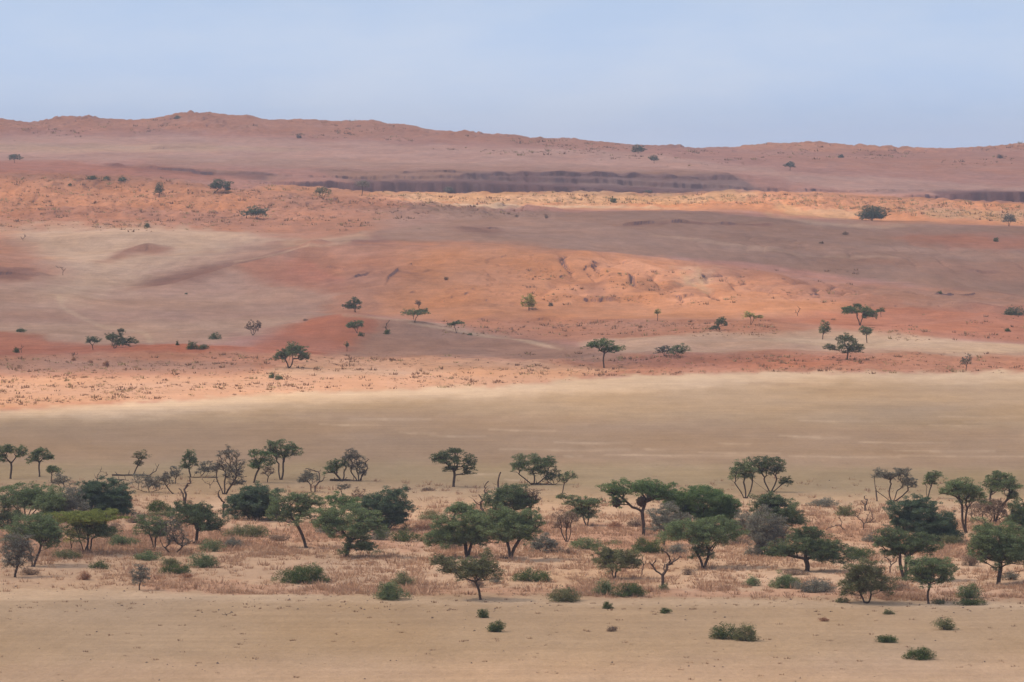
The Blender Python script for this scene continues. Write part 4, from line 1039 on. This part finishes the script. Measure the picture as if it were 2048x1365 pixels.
# bushes in the grass strip
for a in [
 (812,980,11,6,'small brown bush on the reddish mound left of the lone pan tree, left of two','w',.9),
 (855,982,16,7,'wider brown bush on the reddish mound left of the lone pan tree, right of two','w',.9),
 (861,1040,28,19,'dull green bush between the round blackish tree and the broad central tree','o',1),
 (315,1024,28,22,'dark green bush below the low sprawling grey trees','k',1.1),
 (324,1034,26,14,'second dark green bush tucked in front of the one below the sprawling trees','o',1),
 (497,1074,47,24,'long low olive bush in front of the huge dark tree','o',1.1),
 (466,1094,22,18,'grey-green bush right of two joined ones under the huge dark tree','s',1),
 (425,1103,28,22,'grey-green bush left of two joined ones right of the gnarled tree','g',1),
 (405,1136,31,28,'rounded dark bush right of the trio at lower left','g',1.1),
 (350,1148,29,20,'lowest dark bush of the trio at lower left','k',1.1),
 (345,1132,22,16,'bush behind the lowest dark bush of the trio at lower left','o',1),
 (295,1120,32,18,'wide grey-green bush under the crooked-trunked tree','g',1),
 (198,1138,20,16,'small neat bush below the lime tree','k',1.1),
 (133,1117,31,18,'flat bush left of the lime tree trunk','o',1),
 (244,1092,32,22,'grey-green bush right of the lime tree trunk','g',1),
 (225,1062,22,18,'twiggy brown bush under the big round blue-green tree','w',.8),
 (606,1166,59,37,'large dome-shaped green bush at lower left of centre','k',1.5),
 (780,1199,39,36,'nearest big rounded bush left of the swept tree','g',1.2),
 (805,1172,25,26,'olive bush just behind the nearest big rounded bush','o',1),
 (812,1083,30,22,'olive bush between the two-tier tree and the broad central tree','k',1),
 (760,1080,24,22,'grey bush right behind the two-tier tree','s',1),
 (1173,1099,33,22,'grey-green low bush right of the bare brown tree','g',1.1),
 (1294,1106,34,26,'dark low bush under the tree with nests','k',1.3),
 (1066,1163,38,23,'flat dark bush below the leaning central tree','k',1.2),
 (1130,1203,31,28,'upright olive bush at the front edge of the grass, below centre','o',1.1),
 (1208,1190,24,34,'taller grey-green bush left of the bright-tipped pair','g',1.1),
 (1262,1193,35,27,'bright-tipped green bush, right one of the joined pair under the feathery tree','k',1.3),
 (1504,1172,18,20,'small rounded grey-green bush left of the wide pair at lower right','g',1),
 (1571,1176,40,32,'dark wide bush, left of the pair under the wide-spreading tree','g',1.2),
 (1631,1184,41,27,'grey wide bush, right of the pair under the wide-spreading tree','s',1.2),
 (1647,1013,32,17,'grey bush on pale sand right of the silver-grey bush tree','s',1),
 (1692,1032,21,20,'olive bush right of the grey one on pale sand','o',1.1),
 (1718,1116,36,22,'fresh green low bush at the right end of the wide-spreading tree','k',1.1),
 (1556,1114,30,22,'green low bush at the left end of the wide-spreading tree','k',1.1),
 (1937,1196,30,30,'dark bush right of the neat round-crowned tree','g',1.1),
 (1943,1210,34,14,'low green bush at the grass edge in front of the dark bush at right','k',1.1),
 (1685,1205,17,10,'little olive bush left of the dome-shaped fine-branched tree','o',.9),
 (1878,1208,15,10,'little olive bush right of the slender trunk','o',.9),
 (1943,1132,17,24,'brownish-green bush left of the large tree nearest the right edge','w',.9),
 (1975,1062,30,14,'dark low bush beneath the brown thicket at right','k',1),
 (1800,1182,18,14,'dry brown bush between the dome-shaped and round-crowned trees','w',.9),
 (1740,1084,20,18,'pale grey bush under the bare many-branched tree','s',.8),
 (1270,1054,20,16,'brown bush left of the nest tree trunk','w',.9),
 (1230,1056,18,15,'low russet bush further left of the nest tree trunk','r',.9),
 (1480,1090,26,20,'dull brown bush left of the silver-grey bush tree trunk','w',.8),
 (168,1160,15,16,'orange dry grass tussock below the small neat bush at lower left','r',1),
 (372,1156,14,10,'orange dry tussock just right of the lowest dark bush of the trio','r',1),
 (955,1175,16,22,'bare greyish bush at the right of the nearest swept tree trunk','w',.7),
 (990,1168,12,18,'thin grey twiggy bush right of the bare greyish bush near the swept tree','s',.5),

 (60,1150,20,14,'brown scrub at the foot of the full lower left tree','w',.8),
 (560,1082,24,14,'brown low bush between long olive bush and the slanting trunk','w',.7),
 (900,1100,26,16,'dull bush behind the heavy forked trunk near the centre','w',.9),
 (1010,1080,24,16,'olive undergrowth bush between the two broad central trees','o',1),
 (1140,1108,22,12,'brown scrub bush below the bare brown tree','w',.8),
 (1352,1108,24,18,'grey undergrowth bush behind the soft grey tree trunk','s',.9),
 (1460,1062,30,20,'dark undergrowth bush right of the broad sprouting tree','o',1),
 (1510,1112,24,22,'grey twiggy undergrowth at the silver grey bush tree foot','s',.8),
 (1590,1150,28,10,'dark litter bush under the horizontal black limbs','w',.9),
 (1900,1090,26,20,'olive undergrowth right of the big round right hand tree','o',.9),
 (2030,1120,24,22,'dark undergrowth bush at the right edge by the large tree','g',1),
 (2020,1160,22,18,'thin grey undergrowth right of the straight dark trunk at right edge','s',.7),
 (75,1010,26,20,'dark undergrowth beneath the wide umbrella tree at left','g',.9),
 (30,1040,26,18,'dark undergrowth bush right of the blackish thicket at left edge','g',.9),
 (270,1046,20,16,'brown twiggy undergrowth right of the lime canopy','w',.8),
 (655,1068,24,20,'grey undergrowth left of the two tier tree','s',.8),
 (850,1060,24,16,'russet scrub bush behind the broad central tree','r',.8),
 (1376,1150,16,14,'dry brown bush left of the sprouting trunk','w',.8),
]:
    shrub(a[0], a[1], a[2], a[3], a[4], a[5], GB, dn=a[6])
# foreground sand
for a in [
 (966,1236,14,22,'upright tuft-topped bush, upper of two stacked close together on the foreground sand','k',1.1),
 (992,1264,21,25,'dark square bush, lower of two stacked close together on the foreground sand','k',1.3),
 (1215,1218,13,14,'small dark green bush at the sand edge below the centre-right bushes','k',1.2),
 (1331,1227,13,12,'small cone-shaped green bush on the sand right of the small dark one','k',1.2),
 (1224,1263,14,11,'small half-dry brownish bush alone on the foreground sand','w',1),
 (1449,1278,36,30,'left half of the widest bush pair on the foreground sand','k',1.2),
 (1492,1282,30,35,'right, taller and more twiggy half of the widest bush pair on the foreground sand','o',1.1),
 (1648,1243,13,9,'small dry brown cushion bush on the sand','r',1),
 (1778,1229,14,11,'small flat olive bush near the grass edge at right','o',1.1),
 (1890,1260,27,27,'twiggy light-olive bush on the foreground sand at far right','o',.9),
 (1774,1285,26,17,'flat dome-shaped green bush left of the lowest bush','k',1.4),
 (1839,1319,34,27,'lowest bush of all, dark green with one trailing side, on the foreground sand','k',1.3),
]:
    shrub(a[0], a[1], a[2], a[3], a[4], a[5], GS, dn=a[6])
dead(453, 1232, [(444,1228),(462,1228),(450,1226)], 'small dark twig bundle lying on the left foreground sand', name='dead_twig', group=GS, cat='dead wood', fork=.4)
shrub(865, 1237, 4, 4, 'tiny dark tuft alone on the sand left of the stacked bushes', 'w', GS)

# trees on the dunes
tree(186, 700, [(184,680,16,7)], 'small dark tree on the dune crest at left, left of the clustered one', 'd', GF)
tree(229, 697, [(226,675,20,9),(243,661,8,4),(260,682,13,7),(240,686,18,8)], 'clustered dark tree with a raised tuft on the left dune crest', 'd', GF, stems=3, dn=1.1)
tree(506, 671, [(502,655,12,11),(518,651,6,9)], 'leafless twiggy tree on the dune at left', 'w', GF, dn=.35, stems=3, twig=26)
tree(578, 737, [(586,703,30,14),(560,712,15,9),(610,713,10,9)], 'broad dark tree casting a shadow at the foot of the sunlit left dune', 'd', GF, dn=1.4, stems=3, fork=.35, spread=.1, thick=1.3)
tree(694, 703, [(694,690,5,5)], 'tiny spindly sapling right of the broad shadow-casting tree', 'G', GF, fork=.5)
tree(711, 625, [(710,604,13,7),(697,612,11,4),(704,614,14,5)], 'dark tree on the slope directly above the smaller umbrella tree left of centre', 'd', GF, stems=2)
tree(829, 645, [(830,625,24,7),(848,622,8,4)], 'flat umbrella tree with thin forked trunk in the mid slope', 'g', GF, dn=1.1, stems=2)
tree(838, 622, [(837,606,6,5)], 'tiny brown tree standing right above the flat umbrella tree', 'w', GF, dn=.7)
tree(714, 666, [(712,648,20,7),(704,653,12,6)], 'umbrella tree with a round green bush at its foot', 'g', GF, stems=2, dn=1)
tree(913, 666, [(917,646,14,5),(902,649,9,3)], 'small two-winged umbrella tree beside the pale track', 'g', GF, stems=2)
tree(1058, 621, [(1058,599,12,9),(1058,609,11,7)], 'yellowish green upright tree on the orange mound', 'y', GF, dn=1.1)
tree(1208, 736, [(1186,690,18,8),(1207,686,22,7),(1230,698,16,10),(1212,698,16,7)], 'picture-book umbrella thorn tree on low dune right of centre', 'G', GF, stems=1, fork=.45, thick=1.0, dn=1.1, flat=.45)
tree(1315, 642, [(1315,625,7,5)], 'tiny thin sapling on the orange sand right of centre', 'y', GF, fork=.55)
tree(1330, 713, [(1327,700,14,8)], 'left half of the low grey tree clump on the valley floor', 's', GF, stems=3, dn=1.1)
tree(1355, 713, [(1357,700,18,10)], 'right, larger half of the low grey tree clump on the valley floor', 'g', GF, stems=3, dn=1)
tree(1439, 661, [(1442,644,12,9),(1428,656,9,4)], 'compact dark bushy tree at the edge of the low rusty dune', 'd', GF, dn=1.2)
tree(1502, 650, [(1498,631,12,6),(1518,634,11,4)], 'light-green tree with forked trunk left of the bare pole-like sapling', 'y', GF, stems=2, dn=1)
dead(1595, 632, [(1595,613),(1600,618),(1591,620)], 'bare pole-like dead sapling on the orange sand', name='dead_sapling', group=GD)
tree(1720, 651, [(1714,621,27,8),(1738,628,18,11),(1715,611,8,4),(1700,620,14,6)], 'wide flat umbrella tree with a dark shadow on the right-hand dune', 'G', GF, dn=1.2, stems=2, thick=1.1)
tree(1762, 634, [(1762,621,8,4)], 'small green tree just right of the wide flat umbrella tree', 'G', GF)
tree(1645, 679, [(1650,657,12,11)], 'slim upright tree at left of the small trio on the pale valley floor', 'g', GF, fork=.3, lean=.1)
tree(1734, 686, [(1732,660,13,7),(1733,666,8,5)], 'slim tree with wedge-shaped crown below the wide umbrella tree', 'g', GF, fork=.55)
tree(1695, 720, [(1690,676,17,7),(1698,690,25,10),(1660,695,13,6),(1706,700,20,6)], 'large dark tree with outstretched left limb on the pale valley floor', 'd', GF, dn=1, fork=.35, thick=1)
tree(1932, 742, [(1932,721,10,9)], 'lone little grey tree at the pan edge on the right', 's', GF, dn=.8)
tree(427, 387, [(441,369,18,8),(455,377,6,7),(432,373,9,6)], 'leaning dark tree on the upper left dune, trunk slanting right', 'b', GF, fork=.4, lean=.7, dn=1.3, thick=1.2)
tree(646, 399, [(644,382,16,8)], 'open fan-shaped tree at the right shoulder of the upper left dune', 'o', GF, dn=.7, stems=3)
tree(514, 438, [(514,423,21,8),(503,426,12,6)], 'flat dark-green tree lower on the upper left dune', 'b', GF, dn=1.2, stems=2)
tree(318, 395, [(318,378,8,10)], 'narrow upright green tree on the upper left dune', 'b', GF)
tree(29, 326, [(30,315,11,6)], 'small distant tree at the far left in front of the far plain', 'b', GF)
tree(724, 391, [(726,368,13,7)], 'pale ghostly tree at the left end of the dark gully', 's', GF, dn=.8, fork=.5)
tree(1276, 308, [(1277,298,12,7)], 'distant round tree just below the skyline right of centre', 'b', GF, dn=1.2)
tree(1308, 327, [(1308,317,9,5)], 'distant small tree on the far plain, lower right of the round one', 'b', GF)
tree(1580, 342, [(1580,330,10,6)], 'distant umbrella tree alone on the far slope at right', 'b', GF)
tree(1744, 442, [(1746,427,23,13),(1738,432,14,8),(1756,432,14,9)], 'largest tree on the bright far strip, bushy with a dark left trunk', 'b', GF, dn=1.3, stems=2, fork=.2)
tree(2018, 453, [(2019,437,13,9)], 'greyish tree at right end of the bright far strip', 's', GF, dn=1, stems=2)
dead(46, 482, [(48,468),(42,474),(52,472)], 'tiny dead snag on the pale hollow near the left edge', name='dead_snag', group=GD)
dead(126, 551, [(122,536),(114,533),(130,540)], 'curved dead snag on the pale hollow at left', name='dead_snag', group=GD)
dead(775, 668, [(779,641),(773,648),(770,655)], 'two dead upright stems standing out of a green bush on the track', name='dead_snag', group=GD, thick=1.2, cat='dead wood')
dead(43, 706, [(43,690),(47,694),(38,697)], 'small dead twig tree beside the green bush at the left edge of the dune', name='dead_sapling', group=GD)
for a in [
 (41,665,13,10,'dark oval bush at the left edge of the dusty valley','d'),
 (33,706,8,13,'round green bush on the red dune at the left edge','k'),
 (355,691,4,10,'tiny upright bush left of the green double bush on the dune crest','k'),
 (384,699,14,19,'green bush, left and taller of the double bush on the dune crest','k'),
 (407,699,13,12,'dark bush, right and lower of the double bush on the dune crest','d'),
 (430,679,14,15,'dark round bush in the dusty valley above the double bush','d'),
 (543,757,8,13,'left knob of the dark bush below the broad shadow-casting tree','d'),
 (558,760,11,11,'right part of the dark bush below the broad shadow-casting tree','d'),
 (723,673,9,9,'round dark green bush at the foot of an umbrella tree left of centre','k'),
 (774,669,9,11,'green bush from which two dead stems rise beside the track','k'),
 (940,671,6,5,'tiny green bush right of the two-winged umbrella tree','o'),
 (1102,613,6,9,'tiny purple-grey bush right of the yellowish tree on the mound','s'),
 (1066,620,11,5,'brown skirt of scrub at the foot of the yellowish tree on the mound','w'),
 (892,560,6,7,'small brown bush high on the left part of the orange mound','w'),
 (2028,631,25,20,'wide grey-green bush at the right edge of the red dune','b'),
 (1879,588,8,6,'small green bush high on the dark right-hand slope','k'),
 (2015,664,8,8,'small dark bush on the red dune under the wide bush at right edge','k'),
 (1667,641,6,5,'tiny rust bush left of the wide umbrella tree','r'),
 (184,359,12,9,'leftmost of the three bushes in a row on the upper left dune','b'),
 (213,360,9,8,'middle of the three bushes in a row on the upper left dune','b'),
 (245,363,11,10,'rightmost of the three bushes in a row on the upper left dune','b'),
 (140,372,5,5,'tiny green bush below the row of three on the upper left dune','k'),
 (294,456,7,12,'small dark bush at the lower edge of the upper left dune','k'),
 (899,384,12,11,'pale grey bush in the dark gully','s'),
 (1227,406,8,13,'small green bush on the bright far strip','k'),
 (1093,437,5,8,'tiny brown bush below the bright far strip','w'),
 (1033,434,6,4,'tiny dark bush on the end of the dune below the bright far strip','w'),
 (1992,484,7,10,'small dark bush on the red patch at far right','k'),
 (1682,316,7,7,'tiny bush near the skyline at right','b'),
 (2000,317,7,8,'brown bush near the skyline at the far right','w'),
 (598,277,6,9,'tiny tree-like bush on the far ridge left of centre','w'),
 (355,238,8,6,'dark bush on the skyline at left','s'),
 (1296,385,12,5,'pale green bush at the top edge of the bright far strip','s'),
 (213,733,9,12,'dry russet bush on the low red dune at left','r'),
 (147,722,5,9,'small upright russet bush on the low red dune at left','r'),
 (181,726,7,6,'low russet bush between two taller ones on the low red dune','r'),
 (372,589,4,4,'tiny dark bush alone in the dusty valley at left','d'),
 (611,642,6,5,'tiny brown bush at the tip of the red patch left of centre','w'),
 (1643,488,6,6,'small brown bush on the dark rear plain at right','w'),
 (1690,470,8,7,'brown bush high on the dark rear plain at right','w'),
]:
    shrub(a[0], a[1], a[2], a[3], a[4], a[5], GH, dn=1.0, stems=False)
# ------------------------------------------------------------------ uncountable ground cover
def scatter_px(rg, n, fn, x0, x1, y0, y1):
    """ground points whose density follows fn(px, py); drawn on the flat or the dunes by walking the real surface"""
    ys = np.arange(y0, y1 + 1, 2.0)
    out = []
    xs = rg.uniform(x0, x1, n); yy = rg.uniform(y0, y1, n)
    keep = rg.random(n) < fn(xs, yy)
    return xs[keep], yy[keep]
# one depth table for the whole picture: distance of the first surface seen at each px
tx = np.arange(-900, 2960, 20.0); ty = np.arange(226, 1400, 2.0)
DT = np.zeros((len(ty), len(tx)))
Dm = np.concatenate([np.arange(420, 1300, 4.0), np.arange(1300, 5200, 4.0)])
for i, x_ in enumerate(tx):
    # silhouettes: running minimum of py with distance
    Xl = (x_ - 1024) / F * Dm
    zz = height(Xl, Dm)
    _, pyl = project(np.stack([Xl, Dm, zz], -1))
    rm = np.minimum.accumulate(pyl)
    vis = pyl <= rm + 1e-6
    DT[:, i] = np.interp(-ty, -pyl[vis], Dm[vis])
def to_world(xs, ys):
    Yw = bil(DT, (ys - ty[0]) / 2.0, (xs - tx[0]) / 20.0)
    v = (682.5 - ys) / F; t = Yw / (CA + v * SA)
    X = (xs - 1024) / F * t
    return X, Yw, height(X, Yw)
def tufts(rg, X, Y, Z, hgt, wid, blades, lean=.5, bw=.5):
    """grass clumps: each a spray of narrow blades"""
    n = len(X); idx = np.repeat(np.arange(n), blades); m = len(idx)
    a = rg.random(m) * 2 * math.pi; r = rg.random(m) ** .5
    bx = X[idx] + np.cos(a) * r * wid[idx] * .5; by = Y[idx] + np.sin(a) * r * wid[idx] * .5
    h = hgt[idx] * (.55 + .5 * rg.random(m)) * (1 - .4 * r ** 2)
    ln = lean * hgt[idx] * (.2 + r)
    txp = bx + np.cos(a) * ln; typ = by + np.sin(a) * ln
    th = rg.random(m) * math.pi; w2 = np.maximum(.02, wid[idx] * .10) * bw * (.6 + .8 * rg.random(m))
    base = np.stack([bx, by, Z[idx] - .04], -1); off = np.stack([np.cos(th) * w2, np.sin(th) * w2, 0 * w2], -1)
    tip = np.stack([txp, typ, Z[idx] + h], -1)
    v = np.stack([base - off, base + off, tip + off * .3], 1).reshape(-1, 3)
    return v, np.arange(len(v)).reshape(-1, 3)
def grass_mat(name, c0, c1, c2=None):
    m = leaf_mat(name, c0, c1, .25); return m
STRAW = grass_mat('dry_grass_blades', (.26,.145,.088), (.54,.34,.21))
SCRUB = grass_mat('dune_scrub_stems', (.15,.080,.048), (.32,.19,.11))
SCRUBG = grass_mat('greenish_dune_grass', (.24,.16,.08), (.46,.33,.17))
STONE = bark_mat('dark_stones', (.07,.05,.04), (.20,.14,.11))
rg = np.random.default_rng(77)
# reddish dry grass of the river strip
def f_strip(x, y):
    lipy = 1194 + 10 * (x / 1024 - .8)
    a = sstep(985, 1040, y) * (1 - sstep(lipy - 4, lipy, y)) + .12 * sstep(950, 980, y) * (1 - sstep(985, 1000, y))
    a = a * np.where(x < 420, 1 - .85 * sstep(1140 + x * .1, 1150 + x * .1, y), 1)
    b = sstep(-.25, .35, fbm(x / 90., y / 14., 311, 3)) * .9 + .12
    c = 1 - .55 * sstep(1110, 1130, y) * (1 - sstep(1160, 1172, y))
    return a * b * c * sstep(-800, -250, x) * (1 - sstep(2300, 2850, x))
xs, ys = scatter_px(rg, 88000, f_strip, -800, 2850, 950, 1210)
X, Y, Z = to_world(xs, ys)
h = rg.uniform(.25, .75, len(X)) * (1 + .7 * (rg.random(len(X)) < .12)); wd = h * rg.uniform(1.0, 2.2, len(X))
v, f = tufts(rg, X, Y, Z, h, wd, 15)
tag(mesh_obj('dry_grass', v, f, 3, STRAW), 'reddish dry grass clumps covering the sandy river strip between the trees', 'grass', kind='stuff')
# scrub hummocks on the dunes and the low foot dunes
def f_dune(x, y):
    m = 0.0
    left = (x < 1100) * sstep(344, 362, y - np.clip(x - 250, 0, 900) * .075) * (1 - sstep(448, 468, y - np.clip(x - 400, 0, 500) * .02)) * (1 - sstep(600, 900, x) * (y > 430))
    strip = sstep(388, 392, y - np.clip(x - 1600, 0, 500) * .045) * (1 - sstep(408, 412, y - np.clip(x - 1560, 0, 500) * .08)) * (x > 720)
    foot = sstep(704, 716, y) * (1 - sstep(0, 5, y - np.interp(x, [-500, 0, 300, 600, 1000, 1240, 1500, 2500], [825, 812, 796, 782, 768, 750, 744, 742])))
    midl = sstep(640, 646, y) * (1 - sstep(668, 676, y)) * (x > 880) * (x < 1560)
    right = sstep(622, 632, y) * (1 - sstep(676, 686, y)) * (x > 1740)
    far = sstep(232, 240, y - np.interp(x, SKX, SKY_) + 236) * (1 - sstep(262, 276, y - np.interp(x, SKX, SKY_) + 236))
    rk = sstep(0, 1, (y > 540) * (y < 612) * (x > 1030) * (x < 1720)) * .35
    n1 = sstep(-.1, .4, fbm(x / 70., y / 9., 331, 3))
    return np.clip(left * (.25 + .75 * n1) + strip * .95 + foot * (.2 + .8 * n1) * .9 + midl * .8 * (.3 + .7 * n1) + right * .45 * n1 + far * .8 * n1 + rk * n1, 0, 1) * sstep(-800, -250, x) * (1 - sstep(2300, 2850, x))
xs, ys = scatter_px(rg, 134000, f_dune, -800, 2850, 228, 830)
X, Y, Z = to_world(xs, ys)
sc = np.clip(Y / 1700., .75, 2.4) * (1 + 1.6 * (rg.random(len(X)) < .2))
h = rg.uniform(.22, .55, len(X)) * sc; wd = h * rg.uniform(1.2, 2.6, len(X))
g = rg.random(len(X)) < (.30 + .45 * ((Y > 3000) & (Y < 3400)))
v, f = tufts(rg, X[~g], Y[~g], Z[~g], h[~g], wd[~g], 10, .4, .9)
tag(mesh_obj('dune_scrub', v, f, 3, SCRUB), 'brown scrub dotted over the red dunes, the low foot dunes and the far ridge', 'scrub', kind='stuff')
v, f = tufts(rg, X[g], Y[g], Z[g], h[g], wd[g], 10, .4, .9)
tag(mesh_obj('dune_grass', v, f, 3, SCRUBG), 'yellowish grass dotted between the brown scrub on the dunes', 'grass', kind='stuff')
# stones, dung and tiny dead tufts on bare sand
def f_st(x, y):
    a = sstep(1160, 1170, y) * (1 - sstep(1215, 1235, y)) * (.55 + .45 * (x < 600)) + .16 * (y > 1200) + .10 * (y > 940) * (y < 1040) + .5 * (y > 1120) * (y < 1165) * .6
    return np.clip(a * (.4 + sstep(0, .4, fbm(x / 160., y / 20., 351, 2))), 0, 1)
xs, ys = scatter_px(rg, 8000, f_st, -300, 2350, 950, 1370)
X, Y, Z = to_world(xs, ys); n = len(X)
r = .05 + .14 * rg.random(n) ** 3
oct_ = np.array([[1,0,0],[0,1,0],[-1,0,0],[0,-1,0],[0,0,.8],[0,0,-.5]]); of = np.array([[0,1,4],[1,2,4],[2,3,4],[3,0,4],[1,0,5],[2,1,5],[3,2,5],[0,3,5]])
a = rg.random(n) * 6.28
vv = oct_[None] * r[:, None, None] * rg.uniform(.6, 1.5, (n, 6, 1))
rot = np.stack([np.cos(a)[:, None] * vv[..., 0] - np.sin(a)[:, None] * vv[..., 1], np.sin(a)[:, None] * vv[..., 0] + np.cos(a)[:, None] * vv[..., 1], vv[..., 2]], -1)
v = (rot + np.stack([X, Y, Z], -1)[:, None]).reshape(-1, 3)
f = (of[None] + (np.arange(n) * 6)[:, None, None]).reshape(-1, 3)
tag(mesh_obj('stones', v, f, 3, STONE), 'dark pebbles and stones strewn over the bare sand', 'stones', kind='stuff')
h = rg.uniform(.12, .34, 900); xs, ys = scatter_px(rg, 900, lambda x, y: .2 + .8 * (y < 1225), -300, 2350, 1200, 1360)
X, Y, Z = to_world(xs, ys); h = h[:len(X)]
v, f = tufts(rg, X, Y, Z, h, h * 2.2, 12, .5, .8)
tag(mesh_obj('dry_tufts', v, f, 3, SCRUB), 'tiny dark dry tufts dotted over the foreground sand', 'grass', kind='stuff')
